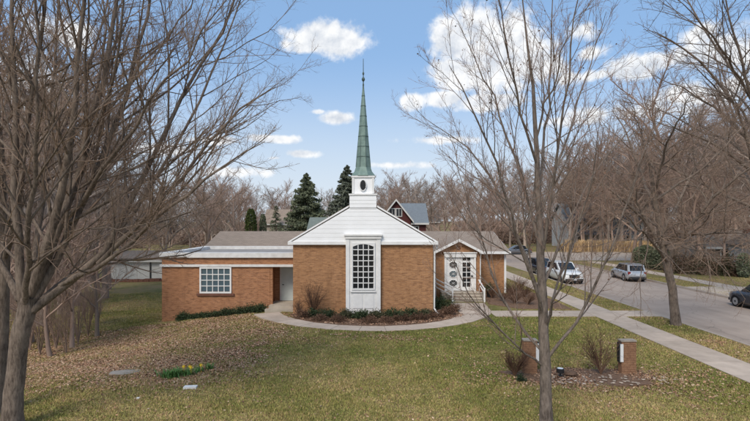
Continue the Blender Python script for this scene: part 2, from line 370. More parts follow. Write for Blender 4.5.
def slab_box(poly, z0, z1): return MB().plan(poly, z0, z1)
def paved(name, polys, base):
    root = struct(name, MB().plan(base, -.08, .006), 'joint')
    for p in polys:
        dz = random.uniform(0, .006)
        link('slab', MB().plan(p, -.07, .022+dz), 'concrete', root)
    return root
def strip_polys(x0, x1, y0, y1, step, gap=.012, along='y'):
    out = []; a = y0 if along == 'y' else x0; e = y1 if along == 'y' else x1
    while a < e-.2:
        q = min(a+step, e)-gap
        out.append([(x0, a), (x1, a), (x1, q), (x0, q)] if along == 'y' else [(a, y0), (q, y0), (q, y1), (a, y1)])
        a += step
    return out
paved('sidewalk', strip_polys(12.0, 13.6, 4, 62, 1.6), [(11.99, 4), (13.61, 4), (13.61, 62), (11.99, 62)])
paved('far_sidewalk', strip_polys(27.1, 28.7, 20, 64, 1.6), [(27.09, 20), (28.71, 20), (28.71, 64), (27.09, 64)])
paved('street_path', strip_polys(6.55, 11.98, 27.15, 28.85, 1.36, along='x')+strip_polys(13.62, 15.56, 27.15, 28.85, .97, along='x'),
      [(6.56, 27.2), (11.98, 27.2), (11.98, 28.8), (6.56, 28.8)])
paved('driveway', strip_polys(24.44, 27.07, 33.5, 39.5, 1.99)+strip_polys(28.73, 36.5, 33.5, 39.5, 1.99), [(28.75, 33.6), (36.4, 33.6), (36.4, 39.4), (28.75, 39.4)])
# curved front walk
CW = [(-6.1, 28.15), (-5.55, 27.1), (-4.6, 26.0), (-3.4, 25.05), (-1.95, 24.4), (-.7, 24.15), (.5, 24.1), (1.7, 24.35), (2.8, 24.8), (3.8, 25.45), (4.6, 26.2), (5.2, 27.1), (5.6, 28.0), (5.75, 29.0), (5.8, 30.2), (5.85, 31.6)]
CWW = [.72, .66, .6, .54, .52, .52, .52, .52, .54, .58, .64, .72, .85, .95, 1.0, 1.05]
def ribbon(cl, ws):
    L, Rr = [], []
    for i, (x, y) in enumerate(cl):
        a = cl[max(i-1, 0)]; bq = cl[min(i+1, len(cl)-1)]; d = Vector((bq[0]-a[0], bq[1]-a[1])).normalized()
        L.append((x-d.y*ws[i], y+d.x*ws[i])); Rr.append((x+d.y*ws[i], y-d.x*ws[i]))
    return L, Rr
L, Rr = ribbon(CW, CWW)
polys = []
for i in range(len(CW)-1):
    e = .985
    f_ = lambda a, b_: (a[0]+(b_[0]-a[0])*e, a[1]+(b_[1]-a[1])*e)
    polys.append([Rr[i], f_(Rr[i], Rr[i+1]), f_(L[i], L[i+1]), L[i]])
L2, R2 = ribbon(CW, [w-.04 for w in CWW])
paved('front_walk', polys, R2+L2[::-1])
CWa = np.array(CW)
# planting beds
bed = [(x, y) for x, y in [(-4.75, 27.9)]+[((l[0]), l[1]) for l in L[2:13]]+[(4.65, 29.6), (3.6, 30.2), (3.6, 28.2)]]
def fan(poly, z0, z1): return MB().plan(poly, z0, z1)
struct('planting_bed', fan(bed, -.1, .035), 'mulch')
struct('planting_bed', fan([(7.4, 33.6), (7.1, 31.2), (8.5, 29.6), (11.6, 29.4), (11.7, 33.0), (11.2, 38.2), (9.6, 38.2), (9.6, 35.6), (7.4, 35.6)], -.1, .03), 'mulch')
rsb = random.Random(2)
sb = [(4.6+2.5+2.6*math.cos(a)*q, 16.7+.95*math.sin(a)*q) for a, q in [(a, 1+.1*math.sin(3*a)+.08*math.sin(7*a+2)+rsb.uniform(-.07, .07)) for a in np.linspace(0, 2*math.pi, 60)[:-1]]]
struct('sign_bed', fan(sb, -.15, .022), 'mulch')

def lawn_ok(x, y):
    ok = ~(((x > 11.95) & (x < 13.65)) | ((x > 15.5) & (x < 24.5)) | ((x > 27) & (x < 28.8)))
    ok &= ~((x > 6.4) & (x < 15.6) & (y > 27.1) & (y < 28.9))
    ok &= ~((x > -12.8) & (x < 9.7) & (y > 29.2)) & ~((x > -4.8) & (x < 3.6) & (y > 26.6)) & ~((x > 7.2) & (x < 11.6) & (y > 29.9) & (y < 38))
    for (cx, cy), w in zip(CW, CWW): ok &= ((x-cx)**2+(y-cy)**2) > (w+.12)**2
    for i in range(len(CW)-1):
        mx, my = (CWa[i]+CWa[i+1])/2; ok &= ((x-mx)**2+(y-my)**2) > (CWW[i]+.06)**2
    inbed = (x > -4.7) & (x < 4.6) & (y > np.interp(x, CWa[:11, 0], CWa[:11, 1]))
    return ok & ~inbed
rng = np.random.default_rng(5)
def sample(n, y0, y1, pad=1.5):
    y = y0*(y1/y0)**rng.random(n); w = y*.77+pad
    return (rng.random(n)*2-1)*w, y
# grass blades
x, y = sample(620000, 10.5, 46)
k = lawn_ok(x, y) & (((x-7.2)/2.7)**2+((y-16.7)/1.05)**2 > .45+.6*rng.random(len(x))); x, y = x[k], y[k]; n = len(x)
ptch = np.sin(x*1.7+2*np.sin(y*.9))*np.sin(y*2.1+1.5*np.sin(x*.8))
hgt = (.028+.035*rng.random(n))*(1+.35*ptch); wd = .006+.005*rng.random(n)+.00035*y; a = rng.random(n)*6.283; ln = rng.normal(0, .032, (n, 2))
z = gz(x, y); ca, sa = np.cos(a)*wd, np.sin(a)*wd
v = np.stack([np.stack([x-ca, y-sa, z-.005], 1), np.stack([x+ca, y+sa, z-.005], 1), np.stack([x+ln[:, 0], y+ln[:, 1], z+hgt], 1)], 1)
me = mesh_np('grass', v, np.arange(3*n).reshape(n, 3))
cv = np.ones((n, 4), np.float32); br_ = .75+.75*rng.random(n); dry = (rng.random(n) < .22)
cv[:, 0] = br_*np.where(dry, 1.35, .95); cv[:, 1] = br_*np.where(dry, 1.15, 1.05); cv[:, 2] = br_*np.where(dry, 1.25, .8)
ca_ = me.color_attributes.new('Col', 'FLOAT_COLOR', 'POINT'); ca_.data.foreach_set('color', np.repeat(cv, 3, 0).ravel())
o = stuff(link('grass', me, 'grass_blade')); tag(o, 'short patchy olive and straw coloured lawn grass', 'grass')
# fallen leaves
def leaves(name, x, y, zoff, size, cols, label, bw=1):
    n = len(x); z = gz(x, y)+zoff; a = rng.random(n)*6.283; s = size*(.6+.8*rng.random(n)); tl = rng.normal(0, .35, (n, 2))
    ux, uy = np.cos(a), np.sin(a)
    pts = []
    for (p, q) in ((-1, 0), (0, -.55), (1.05, 0), (0, .55)):
        dx, dy = (ux*p-uy*q)*s, (uy*p+ux*q)*s
        pts.append(np.stack([x+dx, y+dy, z+s*.35+tl[:, 0]*dx+tl[:, 1]*dy+(abs(q)*.25*s)], 1))
    me = mesh_np(name, np.stack(pts, 1), np.arange(4*n).reshape(n, 4))
    cc = np.array(cols)[rng.integers(0, len(cols), n)]*(.65+.7*rng.random((n, 1))); cv = np.ones((n, 4), np.float32); cv[:, :3] = cc
    at_ = me.color_attributes.new('Col', 'FLOAT_COLOR', 'POINT'); at_.data.foreach_set('color', np.repeat(cv, 4, 0).ravel())
    o = stuff(link(name, me, 'leaf_litter')); return tag(o, label, 'leaves')
LC = [(.38, .22, .135), (.31, .17, .105), (.44, .28, .18), (.23, .125, .08), (.52, .37, .25), (.36, .20, .115)]
x, y = sample(700000, 10.5, 42)
def drift(x, y):      # irregular clumps and wind rows, 0..1
    n_ = 0; am = 1.0
    for (fx, fy, p1, p2) in ((.55, .9, .3, 1.7), (1.3, 1.9, 2.1, .4), (2.9, 3.6, .9, 2.2), (6.1, 7.3, 1.5, .7)):
        n_ = n_+am*np.sin(x*fx+p1+1.6*np.sin(y*fy*.7+p2))*np.sin(y*fy+p2+1.4*np.sin(x*fx*.8+p1)); am *= .8
    return sm((n_+.75)/1.9)
band = sm((-3.2-x+.25*(y-20))/5)*sm((y-15.0-.25*(x+8)*.4)/3.5)*sm((29.2-y)/1.5)
d = .012+4.5*band*(.14+.86*drift(x, y)**1.2)
d += 1.1*np.exp(-(((x+6.6)/1.9)**2+((y-17.6)/1.4)**2))*(.3+.7*drift(x+3, y)) + .6*np.exp(-(((x+1.5)/4.5)**2+((y-22.4)/1.0)**2))*drift(x, y+5) + 1.0*np.exp(-(((x-7.3)/2.7)**2+((y-16.5)/1.0)**2))
d += .10*drift(x+9, y+2)**2*sm((x-1)/4)+ .5*np.exp(-(((x-14.6)/.9)**2+((y-24)/5)**2))*drift(x, y)
d *= np.where((x < -12.4) & (y > 31), .2, 1)
k = (rng.random(len(x)) < d*.8) & lawn_ok(x, y); x, y = x[k], y[k]
leaves('fallen_leaves', x, y, .010, .037, LC, 'dry brown leaves strewn over the lawn')
x = rng.uniform(-4.7, 5.0, 9000); y = rng.uniform(24.3, 29.5, 9000)
k = (y > np.interp(x, CWa[:13, 0], CWa[:13, 1])+.7) & ~((x > -4.7) & (x < 3.4) & (y > 28)) & ((x < 4.6) | (y < 28)) & (x < 4.9); leaves('bed_litter', x[k], y[k], .035, .04, LC[:4], 'brown leaf litter over the mulch of the front bed')

# ------------------------------------------------------------------ church
ch = thing('church', 'tan brick church with white gable front and green copper spire', 'church', (-.67, 28, 0), world=True)
BX0, BX1, FY = -4.59, 3.25, 28.0          # gable block
EAVE = 3.94; AX, AZ = -.67, 6.42
BACK = 46.0
link('brick_wall', MB().prism([(BX0, -1.2), (BX1, -1.2), (BX1, EAVE), (AX, AZ-.25), (BX0, EAVE)], FY, BACK), 'brick_tan', ch)
rm = MB(); sl_ = (AZ-EAVE)/(AX-(BX0-.27)); th = .14
for s_, ex in ((-1, BX0-.27), (1, BX1+.27)):
    rm.prism([(ex, EAVE-.02), (AX, AZ-.02), (AX, AZ+th), (ex, EAVE+th-.02)] if s_ < 0 else [(AX, AZ-.02), (ex, EAVE-.02), (ex, EAVE+th-.02), (AX, AZ+th)], FY-.1, BACK+.2)
link('roof', rm, 'shingle_brown', ch)
gb = link('gable', MB().prism([(BX0-.2, EAVE), (BX1+.2, EAVE), (AX, AZ-.06)], FY-.12, FY-.01), 'white_siding', ch)
bh = .235; z = EAVE+.12; hw0 = (BX1-BX0)/2+.27
def half(zz): return max(0, (AZ-zz)/(AZ-EAVE)*hw0)
while z < AZ-.35:
    z1 = min(z+bh, AZ-.12); w0, w1 = half(z)-.1, half(z1)-.1
    bm_ = MB(); yb, yt, y2 = FY-.136, FY-.128, FY-.119
    bm_.add([(AX-w0, yb, z), (AX+w0, yb, z), (AX+w1, yt, z1), (AX-w1, yt, z1), (AX-w0, y2, z), (AX+w0, y2, z), (AX+w1, y2, z1), (AX-w1, y2, z1)],
            [(0,1,2,3),(7,6,5,4),(4,5,1,0),(3,2,6,7),(1,5,6,2),(4,0,3,7)])
    link('clapboard', bm_, 'white_siding', gb); z += bh
for s_ in (-1, 1):
    e = AX+s_*hw0; ex = AX+s_*.79; ez = AZ-(AZ-EAVE)*.79/hw0; q = [(e, EAVE+.02), (e, EAVE+.11), (ex, ez+.11), (ex, ez+.02)]
    link('rake_board', MB().prism(q if s_ > 0 else [q[0], q[3], q[2], q[1]], FY-.158, FY-.101), 'white_siding', gb)
link('cornice', MB().box(BX0-.27, BX1+.27, FY-.18, FY-.003, EAVE-.06, EAVE+.12), 'white', gb)
# left wing
LX0, LX1, LY0, LY1 = -12.57, -4.6, 29.5, 37.0
AXL, AYB = -6.2, 30.9
wl = MB(); wl.box(LX0, AXL, LY0, LY1, -2, 2.5); wl.box(AXL+.002, LX1, AYB, LY1, -.5, 2.5)
link('wing_wall', wl, 'brick_red', ch)
link('parapet_wall', MB().box(LX0, LX1, LY0+.003, LY1, 2.64, 3.04), 'brick_red', ch)
link('band', MB().box(LX0-.1, LX1, LY0-.1, LY1, 2.5, 2.64), 'white_old', ch)
cp = MB(); cp.box(LX0-.12, LX1, LY0-.12, LY0+.42, 3.04, 3.33); cp.box(LX0-.12, LX0+.42, LY0+.422, LY1-.302, 3.04, 3.33); cp.box(LX0-.12, LX1, LY1-.3, LY1, 3.04, 3.35)
link('coping', cp, 'white_old', ch)
link('flat_roof', MB().box(LX0+.4, LX1, LY0+.4, LY1-.28, 3.03, 3.13), 'flat_roof', ch)
link('alcove_pier', MB().box(AXL-.003, AXL+.16, LY0+.02, LY0+.12, -.3, 2.5), 'brick_red', ch)
# rear wing
RX_0, RX_1, RY0, RYR, RY1 = -12.45, 9.42, 36.2, 41.2, 46.0
link('rear_wall', MB().box(RX_0, BX0-.002, 37.01, RY1, -2, 3.0), 'brick_tan', ch)
link('rear_wall', MB().box(BX1+.002, RX_1, RY0, RY1, -.5, 3.0), 'brick_tan', ch)
for xa, xb, ya, za in ((RX_0-.3, BX0+.3, 36.95, 3.2), (BX1-.3, RX_1+.28, 35.8, 3.0)):
    rr = MB()
    for (y0, z0, y1, z1) in ((ya, za, RYR, 4.36), (RYR, 4.36, RY1+.5, 3.0)):
        vs = [(xa, y0, z0), (xb, y0, z0), (xb, y1, z1), (xa, y1, z1)]; vs += [(p[0], p[1], p[2]-.13) for p in vs]
        rr.add(vs, [(0,1,2,3),(7,6,5,4),(4,5,1,0),(3,2,6,7),(1,5,6,2),(4,0,3,7)])
    link('roof', rr, 'shingle_brown', ch)
for xx in (RX_0, RX_1-.12):
    link('gable_end', MB().add([(xx, RY0+.9, 2.99), (xx, RY1, 2.99), (xx, RYR, 4.22), (xx+.12, RY0+.9, 2.99), (xx+.12, RY1, 2.99), (xx+.12, RYR, 4.22)], [(0,2,1),(3,4,5),(0,1,4,3),(1,2,5,4),(2,0,3,5)]), 'white', ch)
link('fascia', MB().box(BX1-.2, RX_1+.3, 35.72, 35.8, 2.84, 3.02), 'white', ch)
link('corner_post', MB().box(RX_1-.08, RX_1+.06, RY0-.08, RY0+.06, -.2, 2.86), 'white', ch)
rk = MB()
rk.add([(9.71, 35.85, 2.84), (9.71, RYR, 4.2), (9.71, RYR, 4.33), (9.71, 35.85, 2.97), (9.74, 35.85, 2.84), (9.74, RYR, 4.2), (9.74, RYR, 4.33), (9.74, 35.85, 2.97)], [(0,3,2,1),(4,5,6,7),(0,1,5,4),(2,3,7,6),(1,2,6,5),(3,0,4,7)])
link('rake_board', rk, 'white', ch)
# portico
PX0, PX1, PY = 4.05, 7.2, 34.0; PA = (PX0+PX1)/2+.05
link('portico_wall', MB().prism([(PX0+.08, -.3), (PX1-.08, -.3), (PX1-.08, 3.05), (PA, 3.85), (PX0+.08, 3.05)], PY, 36.3), 'brick_tan', ch)
pr = MB(); prk = MB()
for s_, ex in ((-1, PX0-.1), (1, PX1+.12)):
    q = [(ex, 3.02), (ex, 3.12), (PA, 3.98), (PA, 3.88)]; q = q if s_ > 0 else [q[0], q[3], q[2], q[1]]; pr.prism(q, PY-.3, 38.6)
    q = [(ex, 2.96), (ex, 3.13), (PA, 3.99), (PA, 3.80)]; q = q if s_ > 0 else [q[0], q[3], q[2], q[1]]; prk.prism(q, PY-.36, PY-.301)
po = link('portico_roof', pr, 'shingle_brown', ch); link('rake_board', prk, 'white', po)
vv = link('gable_vent', MB().lathe([(.0, 0), (.14, 0), (.14, .03), (0, .03)], n=14), 'rust_vent', po)
vv.rotation_euler = (R(90), 0, 0); vv.location = (PA, PY-.002, 3.36)
# windows
def window(name, x0, x1, z0, z1, y, cols, rows, glass, fr=.09, arch=0, depth=.06):
    fm = MB()
    fm.box(x0-fr, x0, y-depth, y+.03, z0-fr, z1+fr); fm.box(x1, x1+fr, y-depth, y+.03, z0-fr, z1+fr)
    fm.box(x0, x1, y-depth, y+.03, z0-fr, z0); 
    if arch:
        ar = [(x0, z1+fr), (x0, z1-arch)]+[(x0+(x1-x0)*k/10, z1-arch+arch*math.sin(math.pi*k/10)) for k in range(1, 10)]+[(x1, z1-arch), (x1, z1+fr)]
        fm.prism(ar, y-depth, y+.03)
    else: fm.box(x0, x1, y-depth, y+.03, z1, z1+fr)
    w = link(name, fm, 'white', ch)
    pw, ph = (x1-x0)/cols, (z1-z0)/rows; mu = .022
    pm = MB().box(0, pw-2*mu, 0, .012, 0, ph-2*mu).mesh('pane'); pm.materials.append(MATS[glass])
    for i in range(cols):
        for j in range(rows):
            p = link('pane', pm, None, w); p.location = (x0+i*pw+mu, y-.005, z0+j*ph+mu)
            p.rotation_euler = (random.uniform(-.012, .012), 0, random.uniform(-.012, .012))
    for i in range(1, cols): link('muntin', MB().box(x0+i*pw-mu, x0+i*pw+mu, y-.04, y+.02, z0, z1), 'white', w)
    for j in range(1, rows):
        link('muntin', MB().box(x0, x1, y-.036, y+.018, z0+j*ph-mu, z0+j*ph+mu), 'white', w)
    return w
w = window('wing_window', -10.24, -8.55, 1.03, 2.39, LY0-.02, 5, 4, 'glass_blue')
link('sill', MB().box(-10.5, -8.3, LY0-.09, LY0+.02, .80, .93), 'chimney_brick', w)
# white window panel of the gable front
pnl = link('window_panel', MB().box(-1.62, .31, FY-.22, FY-.121, .0, 4.38), 'white', ch)
for xa, xb in ((-1.62, -1.42), (.11, .31)): link('pilaster', MB().box(xa, xb, FY-.27, FY-.221, .0, 4.15), 'white', pnl)
link('panel_cornice', MB().box(-1.72, .41, FY-.36, FY-.12, 4.38, 4.47).box(-1.66, .35, FY-.30, FY-.222, 4.22, 4.38), 'white', pnl)
for xa, xb in ((-1.22, -.70), (-.60, -.08)): link('raised_panel', MB().box(xa, xb, FY-.245, FY-.222, .35, 1.12), 'white', pnl)
link('panel_sill', MB().box(-1.36, .05, FY-.3, FY-.222, 1.25, 1.33), 'white', pnl)
window('gable_window', -1.23, -.07, 1.45, 3.92, FY-.235, 4, 8, 'glass_dark', fr=.07, arch=.14)
# steeple
TX, TY = -.67, 28.64
st = link('tower_base', MB().box(TX-.74, TX+.74, TY-.8, TY+.8, 5.9, 6.64), 'white_siding', ch)
for k in range(3):
    z = 5.96+k*.2
    link('clapboard', MB().add([(TX-.75, TY-.822, z), (TX+.75, TY-.822, z), (TX+.75, TY-.81, z+.2), (TX-.75, TY-.81, z+.2), (TX-.75, TY-.801, z), (TX+.75, TY-.801, z), (TX+.75, TY-.801, z+.2), (TX-.75, TY-.801, z+.2)],
         [(0,1,2,3),(7,6,5,4),(4,5,1,0),(3,2,6,7),(1,5,6,2),(4,0,3,7)]), 'white_siding', st)
link('ledge', MB().box(TX-.79, TX+.79, TY-.85, TY+.85, 6.64, 6.72), 'white', st)
bf = link('belfry', MB().box(TX-.6, TX+.6, TY-.6, TY+.6, 6.72, 7.72), 'white_siding', ch)
for sx in (-1, 1): link('corner_board', MB().box(TX+sx*.56-.06, TX+sx*.56+.06, TY-.64, TY-.602, 6.76, 7.66), 'white', bf)
link('belfry_cornice', MB().box(TX-.66, TX+.66, TY-.66, TY+.66, 7.64, 7.74), 'white', bf)
ov = MB(); 
for k in range(28):
    a = 2*math.pi*k/28; ov.v += [(TX+.17*math.cos(a), TY-.66, 7.2+.29*math.sin(a)), (TX+.17*math.cos(a), TY-.59, 7.2+.29*math.sin(a))]
ov.f += [tuple(range(0, 56, 2))]+[(2*k, 2*k+1, (2*k+3) % 56, (2*k+2) % 56) for k in range(28)]
vo_ = link('louvre_vent', ov, 'black', bf)
for k in range(-3, 4):
    zz = 7.2+k*.075; hw = .17*math.sqrt(max(0, 1-(k*.075/.29)**2))-.01
    link('slat', MB().box(TX-hw, TX+hw, TY-.675, TY-.655, zz-.012, zz+.012), 'trim_dark', vo_)
rg = MB()
for k in range(29):
    a = 2*math.pi*k/28; a2 = 2*math.pi*(k+1)/28
rg.tube([(TX+.185*math.cos(2*math.pi*k/28), TY-.66, 7.2+.305*math.sin(2*math.pi*k/28)) for k in range(29)], .028, 6)
link('vent_ring', rg, 'white', vo_)
sp = link('spire_flare', MB().lathe([(.74, 7.74), (.74, 7.78), (.54, 8.02), (.45, 8.28)], (TX, TY, 0), 8, math.pi/8), 'copper_green', ch)
z0, zt = 8.28, 12.95
nb = 8; hts = np.linspace(0, 1, nb+1)
for k in range(nb):
    za, zb = z0+(zt-z0)*hts[k], z0+(zt-z0)*hts[k+1]; ra, rb = .42*(1-hts[k])**.9+.03, .42*(1-hts[k+1])**.9+.03
    link('spire_panel', MB().lathe([(ra+.004, za), (rb+.004, zb-.025)], (TX, TY, 0), 8, math.pi/8), 'copper_green', sp)
    link('seam', MB().lathe([(rb+.004, zb-.03), (rb+.014, zb-.022), (rb+.014, zb+.01), (rb-.002, zb+.014)], (TX, TY, 0), 8, math.pi/8), 'copper_seam', sp)
for k in range(8):
    a = math.pi/8+k*math.pi/4
    link('rib', MB().tube([(TX+.45*math.cos(a), TY+.45*math.sin(a), 8.28), (TX+.03*math.cos(a), TY+.03*math.sin(a), 12.95)], [.022, .01], 5), 'copper_seam', sp)
link('finial', MB().lathe([(.03, 12.9), (.05, 13.0), (.03, 13.1), (.03, 13.18), (.085, 13.26), (.095, 13.33), (.07, 13.4), (.028, 13.45), (.025, 13.55), (.055, 13.62), (.055, 13.68), (.022, 13.75), (.016, 14.5)], (TX, TY, 0), 10), 'copper_seam', sp)
# alcove door and step
dr = link('side_door', MB().box(-5.78, -4.8, AYB-.06, AYB-.003, .3, 2.4), 'door_pale', ch)
for za, zb in ((.45, .95), (1.05, 1.6), (1.7, 2.28)): link('door_panel', MB().box(-5.65, -4.95, AYB-.072, AYB-.061, za, zb), 'door_pale', dr)
link('door_frame', MB().box(-5.86, -5.78, AYB-.09, AYB-.003, .3, 2.48).box(-4.8, -4.72, AYB-.09, AYB-.003, .3, 2.48).box(-5.78, -4.8, AYB-.09, AYB-.003, 2.4, 2.48), 'white_old', dr)
link('handle', MB().tube([(-5.7, AYB-.075, 1.28), (-5.7, AYB-.12, 1.28), (-5.6, AYB-.12, 1.28)], .022, 8), 'black', dr)
s1 = thing('side_steps', 'two low concrete steps leading into the brick alcove', 'steps', (-5.4, 29, 0), world=True)
link('step', MB().box(-6.16, -4.62, 28.95, AYB-.01, -.3, .29), 'concrete_step', s1)
link('step', MB().box(-6.3, -4.62, 28.55, 28.947, -.3, .145), 'concrete_step', s1)
# portico doors
DX0, DX1, DZ0, DZ1 = 4.85, 6.7, .46, 2.72; DY = PY-.05
fr_ = MB(); fr_.box(DX0-.14, DX0, DY-.09, PY-.002, DZ0, DZ1+.02); fr_.box(DX1, DX1+.14, DY-.09, PY-.002, DZ0, DZ1+.02); fr_.box(DX0-.16, DX1+.16, DY-.12, PY-.002, DZ1+.02, DZ1+.30); fr_.box(DX0-.22, DX1+.22, DY-.17, PY-.002, DZ1+.30, DZ1+.37)
link('door_surround', fr_, 'white', ch)
mx = (DX0+DX1)/2
ld = link('front_door', MB().box(DX0+.005, mx-.006, DY, PY-.002, DZ0+.01, DZ1), 'white', ch)
for k in range(3):
    cz = DZ0+.52+k*.62; cx = (DX0+mx)/2; em = MB()
    em.v += [(cx+.27*math.cos(2*math.pi*q/20), DY-.012, cz+.22*math.sin(2*math.pi*q/20)) for q in range(20)]; em.v += [(a_, DY+.01, c_) for a_, _, c_ in em.v[:20]]
    em.f += [tuple(range(20))]+[(q, q+20, (q+1) % 20+20, (q+1) % 20) for q in range(20)]
    pn = link('oval_pane', em, 'glass_dark' if k != 1 else 'glass_blue', ld)
    link('oval_ring', MB().tube([(cx+.28*math.cos(2*math.pi*q/20), DY-.01, cz+.23*math.sin(2*math.pi*q/20)) for q in range(21)], .022, 6), 'white', ld)
    for q in range(4):
        a = q*math.pi/4; link('glazing_bar', MB().tube([(cx-.26*math.cos(a), DY-.016-q*.002, cz-.21*math.sin(a)), (cx+.26*math.cos(a), DY-.016-q*.002, cz+.21*math.sin(a))], .008, 5), 'white', ld)
rd = link('front_door', MB().box(mx+.006, DX1-.005, DY, PY-.002, DZ0+.01, DZ1), 'white', ch)
for j in range(6):
    for i in range(2):
        xa = mx+.17+i*.29+.0; za = DZ0+.28+j*.34+(.08 if j == 5 else 0)
        link('pane', MB().box(xa, xa+.24, DY-.012, DY+.01, za, za+.28), 'glass_dark', rd)
hh = link('handle', MB().lathe([(.0, 0), (.06, 0), (.07, .04), (.03, .07), (0, .07)], n=12), 'black', rd)
hh.rotation_euler = (R(90), 0, 0); hh.location = (DX1-.12, DY-.002, DZ0+1.0)
mk('tread', (.56, .48, .38), (.46, .39, .31), 2, .9, .2)
ps = thing('porch_steps', 'tan concrete steps rising to the white double doors', 'steps', (5.8, 33, 0), world=True)
link('landing', MB().box(4.4, 7.15, 32.9, 33.9, -.2, .45), 'concrete_step', ps)
for k in range(2): link('step', MB().box(4.9, 6.95, 32.9-.36*(k+1)+.002, 32.9-.36*k, -.2, .30-.15*k), 'concrete_step', ps)
for k, (ya, zz) in enumerate(((32.9, .45), (32.54, .30), (32.18, .15))): link('tread', MB().box(4.88 if k else 4.38, 6.97 if k else 7.16, ya-.04, ya+.3, zz+.001, zz+.035), 'tread', ps)
def railing(label, a, bq, h, nr, posts, loc):
    t_ = thing('handrail', label, 'handrail', loc, world=True, group=None)
    a, bq = Vector(a), Vector(bq)
    for k in range(nr):
        off = Vector((0, 0, h*(1-k*.3))); o_ = link('rail', MB().box(0, 1, -.03, .03, -.035, .035), 'white', t_)
        d_ = bq-a; o_.matrix_parent_inverse = Matrix.Translation(-Vector(loc))
        o_.location = a+off; o_.scale = (d_.length, 1, 1); o_.rotation_euler = d_.to_track_quat('X', 'Z').to_euler()
    for p in posts:
        q = a+(bq-a)*p; link('post', MB().box(q.x-.05, q.x+.05, q.y-.05, q.y+.05, max(0, min(q.z-.05, .0)), q.z+h+.07), 'white', t_)
railing('white three rail handrail sloping down beside the shrub', (4.05, 33.85, .4), (5.0, 32.2, .0), .9, 3, (0.02, 1), (4.5, 33, 0))
railing('white handrail on the terracotta pot side of the porch steps', (6.95, 33.5, .4), (7.0, 32.0, .0), .85, 2, (0.2, 1), (7, 32.6, 0))
dp = link('downspout', MB().tube([(BX1+.22, FY-.0, EAVE-.05), (BX1+.22, FY+.05, EAVE-.25), (BX1+.09, FY+.1, EAVE-.5), (BX1+.08, FY+.1, .3), (BX1+.18, FY-.1, .1), (BX1+.3, FY-.3, .06)], .05, 8), 'white', ch)
link('downspout', MB().tube([(BX1+.3, FY+1.5, EAVE-.1), (BX1+.09, FY+1.5, EAVE-.5), (BX1+.08, FY+1.5, 1)], .05, 8), 'white', ch)
link('downspout', MB().tube([(PX0+.02, PY-.1, 3.0), (PX0+.02, PY-.07, .3)], .045, 8), 'white', ch)
link('downspout', MB().tube([(PX1-.03, PY-.2, 3.0), (PX1-.05, PY-.06, 2.6), (PX1-.05, PY-.06, .3)], .04, 8), 'white_old', ch)
def pot(label, x, y, mat, h, r, gm):
    t_ = thing('plant_pot', label, 'plant pot', (x, y, 0.03))
    link('pot', MB().lathe([(r*.7, 0), (r, h*.9), (r*1.1, h*.9), (r*1.1, h), (r*.85, h), (r*.8, h*.9)], n=14), mat, t_, True)
    return t_

# ------------------------------------------------------------------ foliage and tree builders
def leaf_mesh(name, c, nrm, size, r, asp=.5):
    """one small folded leaf (two triangles) per point"""
    n = len(c); d = r.normal(size=(n, 3)); d += nrm*1.0; d /= np.linalg.norm(d, axis=1, keepdims=True)
    q = np.cross(d, r.normal(size=(n, 3))); q /= np.linalg.norm(q, axis=1, keepdims=True)
    s = (size*(.6+.8*r.random(n)))[:, None]
    v = np.stack([c-d*s*.5, c+q*s*asp*.5, c+d*s*.5, c-q*s*asp*.5+np.cross(d, q)*s*.15], 1)
    i = np.arange(n)[:, None]*4
    return mesh_np(name, v, np.concatenate([i+[0, 1, 2], i+[0, 2, 3]], 0))
def tubes(pts, rad, S):
    N, Pn, _ = pts.shape; d = pts[:, -1]-pts[:, 0]; d /= np.linalg.norm(d, axis=1, keepdims=True)+1e-9
    ref = np.where(np.abs(d[:, 2:3]) < .9, [[0, 0, 1.]], [[1., 0, 0]]); u = np.cross(d, ref); u /= np.linalg.norm(u, axis=1, keepdims=True)+1e-9
    w = np.cross(d, u); a = np.arange(S)*2*np.pi/S
    ring = np.cos(a)[None, :, None]*u[:, None]+np.sin(a)[None, :, None]*w[:, None]          # N,S,3
    v = pts[:, :, None]+ring[:, None]*rad[:, :, None, None]
    b0 = (np.arange(N)*Pn*S)[:, None, None]+(np.arange(Pn-1)*S)[None, :, None]; k = np.arange(S)[None, None]; k2 = (k+1) % S
    f = np.stack(np.broadcast_arrays(b0+k, b0+S+k, b0+S+k2, b0+k2), -1).reshape(-1, 4)
    return v.reshape(-1, 3), f
def join_np(parts):
    vs, fs, o = [], [], 0
    for v, f in parts: vs.append(v); fs.append(f+o); o += len(v)
    return np.concatenate(vs), np.concatenate(fs)
